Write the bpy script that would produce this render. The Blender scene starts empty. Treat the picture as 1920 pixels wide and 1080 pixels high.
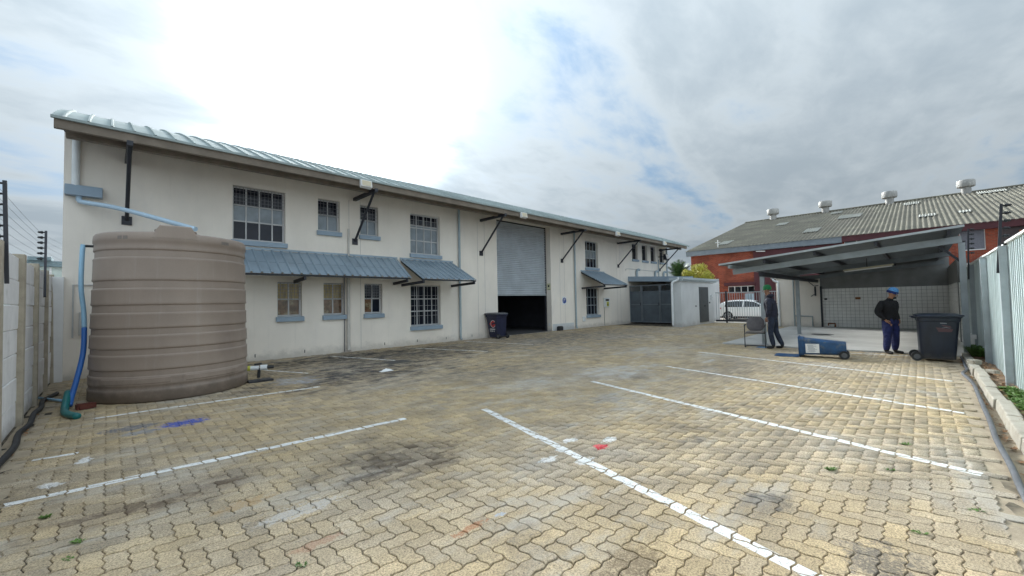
import bpy, bmesh, math, random
import numpy as np
from mathutils import Vector, Matrix
random.seed(7); rng = np.random.default_rng(7)
PI = math.pi
scene = bpy.context.scene
C = scene.collection

# ------------------------------------------------------------------ camera, sky, sun, exposure
YAW, PITCH, ROLL, FPX, EYE = 0.78767, 0.03377, -0.01918, 762.4, 1.5
fwd = np.array([math.cos(YAW)*math.cos(PITCH), math.sin(YAW)*math.cos(PITCH), math.sin(PITCH)])
r0 = np.array([math.sin(YAW), -math.cos(YAW), 0.0]); u0 = np.cross(r0, fwd)
rgt = math.cos(ROLL)*r0 + math.sin(ROLL)*u0; upv = -math.sin(ROLL)*r0 + math.cos(ROLL)*u0
cam_d = bpy.data.cameras.new('camera'); cam = bpy.data.objects.new('camera', cam_d); C.objects.link(cam)
cam_d.sensor_width = 36.0; cam_d.lens = FPX*36.0/1920.0; cam_d.clip_start = 0.05; cam_d.clip_end = 3000
mw = Matrix.Identity(4)
for i in range(3):
    mw[i][0] = rgt[i]; mw[i][1] = upv[i]; mw[i][2] = -fwd[i]
mw[2][3] = EYE
cam.matrix_world = mw
scene.camera = cam

SUN_EL, SUN_AZ = math.radians(27.0), math.radians(67.8)      # azimuth counted from +X towards +Y
S = Vector((math.cos(SUN_EL)*math.cos(SUN_AZ), math.cos(SUN_EL)*math.sin(SUN_AZ), math.sin(SUN_EL)))
sd = bpy.data.lights.new('sun', 'SUN'); sun = bpy.data.objects.new('sun', sd); C.objects.link(sun)
sd.energy = 0.95; sd.angle = math.radians(10.0); sd.color = (1.0, 0.93, 0.82)
sun.rotation_euler = (-S).to_track_quat('-Z', 'Y').to_euler()
EXPOSURE = 1.85

class NT:
    def __init__(s, tree): s.t = tree; s.n = tree.nodes; s.l = tree.links
    def new(s, typ, **kw):
        n = s.n.new(typ)
        for k, v in kw.items(): setattr(n, k, v)
        return n
    def link(s, a, b): s.l.new(a, b)
    def put(s, sock, v):
        if isinstance(v, bpy.types.NodeSocket): s.l.new(v, sock)
        elif v is not None: sock.default_value = v
    def math(s, op, a, b=None, c=None, clamp=False):
        n = s.new('ShaderNodeMath', operation=op); n.use_clamp = clamp
        s.put(n.inputs[0], a)
        if b is not None: s.put(n.inputs[1], b)
        if c is not None: s.put(n.inputs[2], c)
        return n.outputs[0]
    def vmath(s, op, a, b=None):
        n = s.new('ShaderNodeVectorMath', operation=op); s.put(n.inputs[0], a)
        if b is not None: s.put(n.inputs[1], b)
        return n.outputs['Value'] if op in ('DOT_PRODUCT', 'LENGTH') else n.outputs[0]
    def noise(s, vec, scale, detail=4, rough=0.55, dist=0.0):
        n = s.new('ShaderNodeTexNoise'); s.put(n.inputs['Vector'], vec)
        n.inputs['Scale'].default_value = scale; n.inputs['Detail'].default_value = detail
        n.inputs['Roughness'].default_value = rough; n.inputs['Distortion'].default_value = dist
        return n.outputs['Fac']
    def ramp(s, v, a, b, lo=0.0, hi=1.0):
        n = s.new('ShaderNodeMapRange', interpolation_type='SMOOTHSTEP'); s.put(n.inputs['Value'], v)
        n.inputs['From Min'].default_value = a; n.inputs['From Max'].default_value = b
        n.inputs['To Min'].default_value = lo; n.inputs['To Max'].default_value = hi
        return n.outputs[0]
    def mix(s, f, a, b, bt='MIX'):
        n = s.new('ShaderNodeMix', data_type='RGBA', blend_type=bt)
        s.put(n.inputs[0], f)
        for k, v in ((6, a), (7, b)):
            if isinstance(v, tuple) and len(v) == 3: v = (*v, 1.0)
            s.put(n.inputs[k], v)
        return n.outputs[2]

world = bpy.data.worlds.new('World'); scene.world = world; world.use_nodes = True
w = NT(world.node_tree); w.n.clear()
out = w.new('ShaderNodeOutputWorld'); bg = w.new('ShaderNodeBackground'); w.link(bg.outputs[0], out.inputs[0])
bg.inputs['Strength'].default_value = 0.1
sky = w.new('ShaderNodeTexSky'); sky.sky_type = 'NISHITA'; sky.sun_disc = False
sky.sun_elevation = SUN_EL; sky.sun_rotation = PI/2 - SUN_AZ; sky.air_density = 1.0; sky.dust_density = 1.0
tc = w.new('ShaderNodeTexCoord'); D = tc.outputs['Generated']
sep = w.new('ShaderNodeSeparateXYZ'); w.link(D, sep.inputs[0])
zz = w.math('MAXIMUM', sep.outputs[2], 0.0)
den = w.math('ADD', zz, 0.16)
px = w.math('DIVIDE', sep.outputs[0], den); py = w.math('DIVIDE', sep.outputs[1], den)
cmb = w.new('ShaderNodeCombineXYZ'); w.put(cmb.inputs[0], px); w.put(cmb.inputs[1], py)
mp = w.new('ShaderNodeMapping'); w.link(cmb.outputs[0], mp.inputs[0])
mp.inputs['Rotation'].default_value = (0, 0, math.radians(-25)); mp.inputs['Scale'].default_value = (0.75, 1.25, 1)
mp.inputs['Location'].default_value = (5.3, 2.9, 0)
P = mp.outputs[0]
n1 = w.noise(P, 1.0, 7, 0.55, 0.5); n2 = w.noise(P, 2.3, 6, 0.55, 0.3)
n3 = w.noise(P, 5.5, 6, 0.6, 0.4)
dens = w.math('ADD', w.math('ADD', w.math('MULTIPLY', n1, 0.52), w.math('MULTIPLY', n2, 0.30)), w.math('MULTIPLY', n3, 0.18))
cover = w.ramp(dens, 0.34, 0.50)
shade = w.ramp(dens, 0.40, 0.63)
dot = w.math('MAXIMUM', w.vmath('DOT_PRODUCT', D, tuple(S)), 0.0)
glow = w.math('POWER', dot, 9.0)
core = w.math('MULTIPLY', w.math('POWER', dot, 150.0), w.ramp(w.noise(P, 1.7, 6, 0.6, 0.4), 0.34, 0.62, 1.45, 0.18))   # thinner and thicker cloud in front of the sun
cloud = w.mix(shade, (1.66, 1.86, 1.99), (1.12, 1.33, 1.50))
front = w.ramp(w.vmath('DOT_PRODUCT', D, tuple(-S)), -0.2, 0.95, 0.0, 1.1)   # front-lit clouds out of view, brightened to lift the shaded facade
overcast = w.math('ADD', w.math('MULTIPLY_ADD', zz, 1.35, 0.60), front)          # an overcast sky is brighter overhead than at the horizon
bright = w.math('ADD', overcast, w.math('ADD', w.math('MULTIPLY', glow, 0.72), w.math('MULTIPLY', core, 135.0)))
vb = w.new('ShaderNodeCombineXYZ')
for k in range(3): w.put(vb.inputs[k], bright)
cloud = w.mix(1.0, cloud, vb.outputs[0], 'MULTIPLY')
blue = w.mix(0.7, w.mix(1.0, sky.outputs[0], (0.3, 0.3, 0.3), 'MULTIPLY'), (0.62, 1.08, 1.62))
blue = w.mix(1.0, blue, vb.outputs[0], 'MULTIPLY')
w.link(w.mix(cover, blue, cloud), bg.inputs['Color'])

vs = scene.view_settings
vs.view_transform = 'Standard'; vs.look = 'None'; vs.gamma = 1.0; vs.use_curve_mapping = False; vs.exposure = EXPOSURE
scene.cycles.max_bounces = 6; scene.cycles.transparent_max_bounces = 12
scene.cycles.use_denoising = True

# ------------------------------------------------------------------ materials
MATS = {}
def mat(name, col, rough=0.7, metal=0.0, var=0.12, vscale=2.5, bump=0.0, bscale=80.0, col2=None, c2a=0.5, c2b=0.75, c2scale=1.2, spec=0.5, vec_scale=None, fine=0.0, zdirt=None, streak=None, bdist=0.01):
    if name in MATS: return MATS[name]
    m = bpy.data.materials.new(name); m.use_nodes = True; MATS[name] = m
    t = NT(m.node_tree); b = t.n['Principled BSDF']
    geo = t.new('ShaderNodeNewGeometry'); pos = geo.outputs['Position']
    if vec_scale: pos = t.vmath('MULTIPLY', pos, vec_scale)
    c = (*col, 1)
    if var > 0:
        f = t.noise(pos, vscale, 6, 0.6)
        g = t.ramp(f, 0.3, 0.7, 1-var, 1+var)
        vv = t.new('ShaderNodeCombineXYZ')
        for k in range(3): t.put(vv.inputs[k], g)
        c = t.mix(1.0, c, vv.outputs[0], 'MULTIPLY')
    if fine > 0:
        f = t.noise(pos, 160, 3, 0.6); g = t.ramp(f, 0.3, 0.7, 1-fine, 1+fine)
        vv = t.new('ShaderNodeCombineXYZ')
        for k in range(3): t.put(vv.inputs[k], g)
        c = t.mix(1.0, c, vv.outputs[0], 'MULTIPLY')
    if col2:
        f2 = t.ramp(t.noise(t.vmath('ADD', pos, (7.3, 2.1, 4.4)), c2scale, 8, 0.65), c2a, c2b)
        c = t.mix(f2, c, (*col2, 1))
    if streak:      # (colour, strength): rain streaks running down
        f3 = t.ramp(t.noise(t.vmath('MULTIPLY', geo.outputs['Position'], (7.0, 7.0, 0.28)), 1.0, 7, 0.7), 0.54, 0.74, 0.0, streak[1])
        c = t.mix(f3, c, (*streak[0], 1))
    if zdirt:       # (height, colour, strength): splashed dirt above the ground
        sz = t.new('ShaderNodeSeparateXYZ'); t.link(geo.outputs['Position'], sz.inputs[0])
        hz_ = t.math('ADD', sz.outputs[2], t.math('MULTIPLY', t.math('SUBTRACT', t.noise(geo.outputs['Position'], 3.0, 8, 0.72), 0.5), zdirt[0]*2.2))
        c = t.mix(t.ramp(hz_, zdirt[0], 0.0, 0.0, zdirt[2]), c, (*zdirt[1], 1))
    t.put(b.inputs['Base Color'], c)
    b.inputs['Roughness'].default_value = rough; b.inputs['Metallic'].default_value = metal
    b.inputs['Specular IOR Level'].default_value = spec
    if bump > 0:
        bn = t.new('ShaderNodeBump'); bn.inputs['Strength'].default_value = bump; bn.inputs['Distance'].default_value = bdist
        t.put(bn.inputs['Height'], t.noise(pos, bscale, 4, 0.6)); t.link(bn.outputs[0], b.inputs['Normal'])
    return m
plaster = mat('plaster', (0.84, 0.775, 0.69), 0.85, var=0.06, vscale=0.8, bump=0.35, bscale=120, col2=(0.72, 0.68, 0.635), c2a=0.52, c2b=0.85, c2scale=0.9, fine=0.04, vec_scale=(1, 1, 0.55), zdirt=(0.30, (0.40, 0.37, 0.33), 0.55), streak=((0.55, 0.51, 0.46), 0.22))
plaster_grey = mat('plaster_grey', (0.60, 0.615, 0.62), 0.85, var=0.07, vscale=0.9, bump=0.35, bscale=110, fine=0.05, zdirt=(0.30, (0.34, 0.33, 0.31), 0.5), streak=((0.40, 0.40, 0.39), 0.35))
sill_blue = mat('sill_paint', (0.27, 0.35, 0.43), 0.5, var=0.08)
roof_blue = mat('roof_sheet_paint', (0.33, 0.385, 0.38), 0.85, spec=0.15, metal=0.0, var=0.12, vscale=1.0)
awning_blue = mat('awning_sheet_paint', (0.30, 0.375, 0.44), 0.42, metal=0.15, var=0.10, vscale=1.5)
fascia_m = mat('fascia_paint', (0.20, 0.165, 0.13), 0.75, var=0.15, vscale=3, col2=(0.22, 0.19, 0.16), c2a=0.62, c2b=0.8, c2scale=5)
soffit_m = mat('soffit_board', (0.10, 0.10, 0.115), 0.8, var=0.12)
steel_dark = mat('dark_steel', (0.032, 0.034, 0.042), 0.5, metal=0.2, var=0.2)
steel_grey = mat('grey_painted_steel', (0.36, 0.40, 0.42), 0.5, metal=0.2, var=0.10, vscale=4)
slat_m = mat('roller_slat_metal', (0.50, 0.54, 0.58), 0.4, metal=0.35, var=0.10, vscale=1.5)
frame_m = mat('window_frame_paint', (0.52, 0.52, 0.52), 0.55, var=0.1)
frame_dark = mat('window_frame_dark', (0.16, 0.16, 0.17), 0.55, var=0.1)
white_pipe = mat('white_plastic', (0.72, 0.75, 0.76), 0.45, var=0.05)
blue_pipe = mat('pale_blue_pipe', (0.42, 0.56, 0.68), 0.4, var=0.06)
grey_pipe = mat('grey_blue_pipe', (0.34, 0.41, 0.45), 0.5, var=0.08)
cream_pipe = mat('cream_pipe', (0.55, 0.52, 0.48), 0.6, var=0.08)
black_rubber = mat('black_rubber', (0.018, 0.019, 0.022), 0.6, var=0.25, vscale=8)
concrete_m = mat('concrete_floor', (0.50, 0.49, 0.46), 0.85, var=0.12, vscale=0.7, bump=0.2, bscale=60, col2=(0.30, 0.29, 0.28), c2a=0.58, c2b=0.85, c2scale=0.8, fine=0.06)
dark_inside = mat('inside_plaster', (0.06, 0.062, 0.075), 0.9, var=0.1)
tank_m = mat('tank_plastic', (0.30, 0.238, 0.195), 0.52, var=0.09, vscale=1.3, bump=0.12, bscale=140, col2=(0.23, 0.18, 0.155), c2a=0.55, c2b=0.85, c2scale=1.1, fine=0.05, vec_scale=(1, 1, 0.45), zdirt=(0.45, (0.10, 0.078, 0.062), 0.65), streak=((0.42, 0.37, 0.33), 0.30))
panel_m = mat('precast_concrete', (0.82, 0.81, 0.81), 0.85, zdirt=(0.22, (0.35, 0.31, 0.26), 0.6), streak=((0.52, 0.50, 0.48), 0.4), var=0.07, vscale=3, bump=0.3, bscale=70, fine=0.05, col2=(0.45, 0.43, 0.41), c2a=0.58, c2b=0.85, c2scale=2.5)
post_m = mat('precast_post', (0.42, 0.37, 0.29), 0.9, var=0.15, vscale=5, bump=0.4, bscale=60, fine=0.08)
fence_m = mat('galvanised_sheet', (0.50, 0.58, 0.58), 0.5, metal=0.15, var=0.10, vscale=1.4, vec_scale=(3, 3, 0.5))
rust_m = mat('rust', (0.22, 0.10, 0.045), 0.9, var=0.35, vscale=14)
kerb_m = mat('kerb_concrete', (0.36, 0.33, 0.275), 0.9, var=0.14, vscale=5, bump=0.5, bscale=50, col2=(0.20, 0.17, 0.13), c2a=0.58, c2b=0.78, c2scale=5, fine=0.08)
soil_m = mat('soil', (0.16, 0.10, 0.06), 0.95, var=0.35, vscale=12, bump=0.8, bscale=45, col2=(0.30, 0.22, 0.13), c2a=0.5, c2b=0.7, c2scale=14)
strip_m = mat('sandy_mortar', (0.36, 0.295, 0.21), 0.92, var=0.16, vscale=5, bump=0.5, bscale=40, col2=(0.20, 0.17, 0.13), c2a=0.58, c2b=0.74, c2scale=5, fine=0.12)
asphalt_m = mat('asphalt', (0.16, 0.155, 0.15), 0.9, var=0.12, vscale=0.5, bump=0.2, bscale=90)
street_m = mat('street_paving', (0.50, 0.46, 0.40), 0.9, var=0.12, vscale=1.5, bump=0.2, bscale=60)
maroon_m = mat('maroon_paint', (0.085, 0.022, 0.028), 0.7, var=0.12)
slate_m = mat('slate_paint', (0.20, 0.235, 0.27), 0.6, var=0.1)
asbestos_m = mat('fibre_cement_roof', (0.165, 0.152, 0.118), 0.9, var=0.14, vscale=0.5, bump=0.2, bscale=40, col2=(0.25, 0.235, 0.175), c2a=0.45, c2b=0.75, c2scale=0.7)
skylight_m = mat('skylight_sheet', (0.36, 0.36, 0.32), 0.6, var=0.1)
vent_m = mat('ventilator_metal', (0.40, 0.39, 0.37), 0.6, metal=0.2, var=0.18, vscale=3)
white_paint = mat('white_paint', (0.78, 0.78, 0.77), 0.6, var=0.05)
tile_m = mat('white_wall_tile', (0.80, 0.80, 0.77), 0.25, var=0.06, vscale=3)
grout_m = mat('tile_grout', (0.22, 0.22, 0.21), 0.9, var=0.1)
navy_plastic = mat('navy_plastic', (0.012, 0.018, 0.034), 0.42, zdirt=(0.25, (0.09, 0.085, 0.075), 0.6), var=0.25, vscale=6, col2=(0.07, 0.085, 0.10), c2a=0.6, c2b=0.9, c2scale=6, vec_scale=(1, 1, 0.35))
blue_plastic = mat('blue_plastic', (0.008, 0.055, 0.145), 0.45, var=0.25, vscale=5, col2=(0.11, 0.12, 0.11), c2a=0.52, c2b=0.75, c2scale=5)
black_plastic = mat('black_plastic', (0.02, 0.022, 0.025), 0.5, var=0.2)
car_white = mat('car_paint', (0.78, 0.79, 0.79), 0.25, var=0.02)
car_glass = mat('car_glass', (0.012, 0.018, 0.02), 0.05, var=0.0, spec=0.9)
red_lamp = mat('tail_lamp', (0.45, 0.015, 0.03), 0.25, var=0.0)
alloy_m = mat('alloy', (0.5, 0.5, 0.52), 0.35, metal=0.8, var=0.05)
glass_dark = mat('glass_dark', (0.010, 0.013, 0.022), 0.03, var=0.3, vscale=1.5, spec=0.35)
glass_pale = mat('glass_frosted', (0.19, 0.225, 0.25), 0.12, var=0.25, vscale=2.2, spec=0.6)
glass_warm = mat('glass_warm_reflection', (0.34, 0.255, 0.105), 0.08, var=0.4, vscale=5, spec=0.4, vec_scale=(4, 4, 0.7))  # warm reflection of sunlit surroundings painted into the pane colour
glass_brown = mat('glass_brick_reflection', (0.15, 0.085, 0.05), 0.08, var=0.5, vscale=6, spec=0.4, col2=(0.30, 0.25, 0.16), c2a=0.52, c2b=0.62, c2scale=4)  # reflected brickwork painted into the pane colour
skin_m = mat('skin', (0.23, 0.115, 0.07), 0.55, var=0.08)
skin2_m = mat('skin_tanned', (0.34, 0.17, 0.10), 0.55, var=0.08)
jacket_m = mat('navy_jacket', (0.018, 0.019, 0.036), 0.8, var=0.25, vscale=9, bump=0.9, bscale=16, bdist=0.05)
jeans_m = mat('dark_jeans', (0.02, 0.028, 0.05), 0.85, var=0.3, vscale=9, bump=0.9, bscale=16, bdist=0.05)
sweater_m = mat('black_sweater', (0.008, 0.008, 0.010), 0.85, var=0.25, vscale=9, bump=0.9, bscale=16, bdist=0.05)
workpants_m = mat('blue_trousers', (0.016, 0.024, 0.115), 0.8, var=0.25, vscale=8, bump=0.9, bscale=16, bdist=0.05)
shoe_m = mat('black_shoe', (0.012, 0.012, 0.014), 0.5, var=0.1)
green_wool = mat('green_wool', (0.012, 0.135, 0.045), 0.95, var=0.25, vscale=60, bump=0.6, bscale=160)
blue_wool = mat('pale_blue_wool', (0.10, 0.28, 0.56), 0.95, var=0.35, vscale=45, bump=0.6, bscale=160)
navy_wool = mat('navy_wool', (0.015, 0.03, 0.12), 0.95, var=0.2, vscale=50)
chair_fabric = mat('grey_fabric', (0.15, 0.14, 0.145), 0.95, var=0.15, vscale=8, bump=0.3, bscale=260)
leaf_green = mat('leaf_green', (0.085, 0.17, 0.03), 0.6, var=0.35, vscale=7)
leaf_palm = mat('palm_leaf', (0.045, 0.095, 0.03), 0.5, var=0.45, vscale=2.5)
leaf_yellow = mat('yellow_leaf', (0.50, 0.47, 0.07), 0.6, var=0.35, vscale=3.5)
leaf_weed = mat('weed_leaf', (0.085, 0.165, 0.022), 0.6, var=0.3, vscale=20)
dry_leaf = mat('dry_leaf', (0.24, 0.13, 0.06), 0.8, var=0.5, vscale=18)
bark_m = mat('bark', (0.09, 0.065, 0.045), 0.9, var=0.3, vscale=10, bump=0.6, bscale=40)
hose_blue = mat('blue_hose', (0.03, 0.13, 0.42), 0.4, var=0.1)
hose_pale = mat('pale_blue_hose', (0.30, 0.52, 0.70), 0.4, var=0.1)
hose_green = mat('teal_hose', (0.01, 0.15, 0.15), 0.4, var=0.1)
hose_grey = mat('grey_flexible_hose', (0.10, 0.105, 0.115), 0.6, var=0.2, vscale=10)
sign_blue = mat('sign_blue', (0.03, 0.07, 0.30), 0.4, var=0.0)
sign_yellow = mat('sign_yellow', (0.62, 0.62, 0.10), 0.5, var=0.05)
emblem_red = mat('emblem_red', (0.42, 0.02, 0.025), 0.5, var=0.05)
teal_roof = mat('far_teal_roof', (0.22, 0.30, 0.33), 0.7, var=0.08)
far_wall = mat('far_pale_wall', (0.58, 0.66, 0.62), 0.8, var=0.06)

def brick_material():
    m = bpy.data.materials.new('red_brickwork'); m.use_nodes = True; t = NT(m.node_tree); b = t.n['Principled BSDF']
    geo = t.new('ShaderNodeNewGeometry'); sp = t.new('ShaderNodeSeparateXYZ'); t.link(geo.outputs['Position'], sp.inputs[0])
    cb = t.new('ShaderNodeCombineXYZ'); t.put(cb.inputs[0], t.math('ADD', sp.outputs[0], sp.outputs[1])); t.link(sp.outputs[2], cb.inputs[1])
    br = t.new('ShaderNodeTexBrick'); t.link(cb.outputs[0], br.inputs['Vector'])
    br.inputs['Color1'].default_value = (0.33, 0.068, 0.032, 1); br.inputs['Color2'].default_value = (0.21, 0.038, 0.021, 1); br.inputs['Mortar'].default_value = (0.20, 0.10, 0.07, 1)
    br.inputs['Scale'].default_value = 1.0; br.inputs['Brick Width'].default_value = 0.23; br.inputs['Row Height'].default_value = 0.085; br.inputs['Mortar Size'].default_value = 0.010
    f = t.ramp(t.noise(geo.outputs['Position'], 1.1, 6), 0.3, 0.7, 0.75, 1.25)
    vv = t.new('ShaderNodeCombineXYZ')
    for k in range(3): t.put(vv.inputs[k], f)
    t.put(b.inputs['Base Color'], t.mix(1.0, br.outputs[0], vv.outputs[0], 'MULTIPLY')); b.inputs['Roughness'].default_value = 0.9
    return m
brick_m = brick_material()

STAINS = [  # cx, cy, rx, ry, colour, strength
    (9.5, 10.8, 10.0, 2.2, (0.075, 0.07, 0.066), 0.7),
    (3.9, 8.6, 2.7, 1.5, (0.035, 0.034, 0.040), 0.92), (6.3, 10.4, 2.9, 1.5, (0.05, 0.047, 0.045), 0.8), (5.0, 11.8, 4.2, 1.1, (0.025, 0.023, 0.023), 1.0),
    (2.02, 3.60, 0.80, 0.55, (0.06, 0.04, 0.025), 0.85), (0.32, 4.28, 0.80, 0.26, (0.085, 0.055, 0.035), 0.85), (3.32, 0.86, 0.36, 0.17, (0.045, 0.045, 0.048), 0.85),
    (2.15, 1.22, 0.20, 0.15, (0.11, 0.075, 0.04), 0.65), (3.08, 0.22, 0.25, 0.15, (0.07, 0.068, 0.07), 0.7), (4.35, 1.75, 0.42, 0.14, (0.08, 0.08, 0.08), 0.7), (9.4, 3.0, 2.2, 0.9, (0.12, 0.10, 0.085), 0.55),
    (11.0, 8.0, 4.5, 2.4, (0.10, 0.095, 0.09), 0.45), (16.5, 9.5, 6.0, 2.5, (0.12, 0.115, 0.11), 0.6), (6.0, 6.6, 2.0, 1.3, (0.09, 0.084, 0.075), 0.5),
    (7.7, 4.6, 1.2, 0.7, (0.52, 0.52, 0.52), 0.55), (5.3, 5.2, 0.9, 0.45, (0.50, 0.48, 0.44), 0.5), (2.7, 8.9, 0.5, 0.55, (0.50, 0.50, 0.51), 0.75), (1.02, 3.28, 0.28, 0.10, (0.50, 0.49, 0.48), 0.6), (11.5, 5.5, 1.3, 0.8, (0.50, 0.50, 0.50), 0.4), (5.5, 3.3, 0.6, 0.5, (0.30, 0.32, 0.33), 0.45),
    (0.75, 3.70, 0.22, 0.07, (0.40, 0.25, 0.10), 0.6), (1.72, 2.17, 0.13, 0.028, (0.34, 0.12, 0.04), 0.7), (2.12, 0.95, 0.07, 0.03, (0.34, 0.10, 0.03), 0.8), (0.95, 2.75, 0.12, 0.05, (0.34, 0.15, 0.08), 0.5),
    (0.73, 6.86, 0.26, 0.16, (0.02, 0.07, 0.42), 0.95), (0.22, 7.10, 0.28, 0.15, (0.07, 0.10, 0.16), 0.75), (0.30, 6.75, 0.20, 0.12, (0.20, 0.24, 0.30), 0.6), (3.60, 2.37, 0.075, 0.055, (0.62, 0.02, 0.045), 1.0),
    (3.55, 2.72, 0.09, 0.05, (0.75, 0.75, 0.74), 0.9), (3.85, 2.42, 0.10, 0.05, (0.75, 0.75, 0.74), 0.9), (3.25, 2.62, 0.05, 0.05, (0.75, 0.75, 0.74), 0.9), (2.98, 2.55, 0.10, 0.05, (0.75, 0.75, 0.74), 0.8), (3.18, 2.28, 0.10, 0.05, (0.75, 0.75, 0.74), 0.75), (1.98, 2.16, 0.035, 0.025, (0.36, 0.40, 0.46), 0.95),
    (-0.15, 5.95, 0.05, 0.09, (0.76, 0.76, 0.75), 0.95), (-0.33, 5.35, 0.075, 0.06, (0.74, 0.74, 0.73), 0.9), (10.2, 3.6, 0.5, 0.12, (0.6, 0.6, 0.6), 0.5)]
def paver_material():
    m = bpy.data.materials.new('concrete_paver'); m.use_nodes = True; t = NT(m.node_tree); b = t.n['Principled BSDF']
    geo = t.new('ShaderNodeNewGeometry'); pos = geo.outputs['Position']; oi = t.new('ShaderNodeObjectInfo')
    rnd = t.math('FRACT', t.math('ADD', geo.outputs['Random Per Island'], oi.outputs['Random']))
    rnd2 = t.math('FRACT', t.math('MULTIPLY', rnd, 7.31))
    c = t.mix(t.ramp(rnd, 0.15, 0.95), (0.46, 0.352, 0.205, 1), (0.405, 0.322, 0.21, 1))
    big = t.noise(pos, 0.32, 5, 0.6)
    c = t.mix(t.ramp(big, 0.42, 0.68, 0.0, 0.55), c, (0.37, 0.335, 0.29, 1))
    lum = t.ramp(rnd2, 0.0, 1.0, 0.90, 1.08)
    med = t.ramp(t.noise(pos, 2.2, 6, 0.65), 0.25, 0.75, 0.80, 1.20)
    fin = t.ramp(t.noise(pos, 80, 5, 0.8), 0.34, 0.60, 0.48, 1.26)
    pit = t.ramp(t.noise(pos, 120, 3, 0.7), 0.34, 0.47, 0.42, 1.0)
    g = t.math('MULTIPLY', t.math('MULTIPLY', lum, med), t.math('MULTIPLY', fin, pit))
    vv = t.new('ShaderNodeCombineXYZ')
    for k in range(3): t.put(vv.inputs[k], g)
    c = t.mix(1.0, c, vv.outputs[0], 'MULTIPLY')
    # worn grey smears in the middle of the yard
    c = t.mix(t.ramp(t.noise(t.vmath('MULTIPLY', pos, (0.8, 2.0, 1)), 0.8, 8, 0.7), 0.50, 0.68, 0.0, 0.6), c, (0.43, 0.405, 0.36, 1))
    c = t.mix(t.ramp(t.noise(t.vmath('ADD', pos, (11.0, 3.0, 0.0)), 0.9, 8, 0.7), 0.56, 0.72, 0.0, 0.55), c, (0.10, 0.085, 0.07, 1))
    edge = t.math('MULTIPLY', t.math('SUBTRACT', t.noise(t.vmath('MULTIPLY', pos, (1.0, 1.6, 1.0)), 2.2, 9, 0.72), 0.5), 3.4)
    edge2 = t.math('MULTIPLY', t.math('SUBTRACT', t.noise(pos, 13, 7, 0.75), 0.5), 4.5)
    rnd3 = t.ramp(t.math('FRACT', t.math('MULTIPLY', rnd, 13.7)), 0.0, 1.0, 0.45, 1.15)      # blocks soak up dirt unevenly
    brk = t.math('MULTIPLY', t.ramp(t.noise(pos, 7.0, 7, 0.75), 0.30, 0.58, 0.25, 1.0), rnd3, clamp=True)
    brk2 = t.ramp(t.noise(pos, 55.0, 6, 0.8), 0.36, 0.52, 0.05, 1.0)
    for (cx, cy, rx, ry, col, stg) in STAINS:
        v = t.vmath('MULTIPLY', t.vmath('SUBTRACT', pos, (cx, cy, 0.0)), (1/rx, 1/ry, 0.0))
        d = t.math('ADD', t.vmath('LENGTH', v), edge2 if max(rx, ry) < 0.35 else edge)
        soft = 0.9 if max(rx, ry) < 0.15 else (0.6 if max(rx, ry) < 0.35 else 0.25)
        c = t.mix(t.math('MULTIPLY', t.ramp(d, 1.15, soft, 0.0, stg), brk if max(rx, ry) > 0.3 else brk2), c, (*col, 1))
    t.put(b.inputs['Base Color'], c)
    b.inputs['Roughness'].default_value = 0.88
    bn = t.new('ShaderNodeBump'); bn.inputs['Strength'].default_value = 0.55; bn.inputs['Distance'].default_value = 0.004
    t.put(bn.inputs['Height'], t.noise(pos, 170, 4, 0.7)); t.link(bn.outputs[0], b.inputs['Normal'])
    return m
paver_m = paver_material()
def bed_material():
    m = bpy.data.materials.new('joint_sand'); m.use_nodes = True; t = NT(m.node_tree); b = t.n['Principled BSDF']
    geo = t.new('ShaderNodeNewGeometry'); pos = geo.outputs['Position']
    f = t.ramp(t.noise(pos, 3.0, 6, 0.7), 0.42, 0.66)
    sp = t.new('ShaderNodeSeparateXYZ'); t.link(pos, sp.inputs[0])
    f = t.math('MAXIMUM', t.math('MULTIPLY', f, 0.45), t.math('MULTIPLY', t.ramp(sp.outputs[1], 3.5, 0.5), t.ramp(t.noise(pos, 2.0, 5), 0.35, 0.6)))
    t.put(b.inputs['Base Color'], t.mix(f, (0.03, 0.024, 0.018, 1), (0.36, 0.30, 0.21, 1))); b.inputs['Roughness'].default_value = 0.95
    return m
bed_m = bed_material()
def paint_material():
    m = bpy.data.materials.new('worn_road_paint'); m.use_nodes = True; t = NT(m.node_tree); b = t.n['Principled BSDF']
    geo = t.new('ShaderNodeNewGeometry'); pos = geo.outputs['Position']
    g = t.ramp(t.noise(pos, 9, 6, 0.7), 0.3, 0.7, 0.78, 1.03)
    vv = t.new('ShaderNodeCombineXYZ')
    for k in range(3): t.put(vv.inputs[k], g)
    t.put(b.inputs['Base Color'], t.mix(1.0, (0.82, 0.82, 0.80, 1), vv.outputs[0], 'MULTIPLY')); b.inputs['Roughness'].default_value = 0.75
    wear = t.math('MULTIPLY', t.ramp(t.noise(pos, 40, 7, 0.78), 0.37, 0.45), t.ramp(t.noise(pos, 5, 7, 0.75), 0.30, 0.38))
    t.put(b.inputs['Alpha'], wear)
    return m
paint_m = paint_material()

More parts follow.
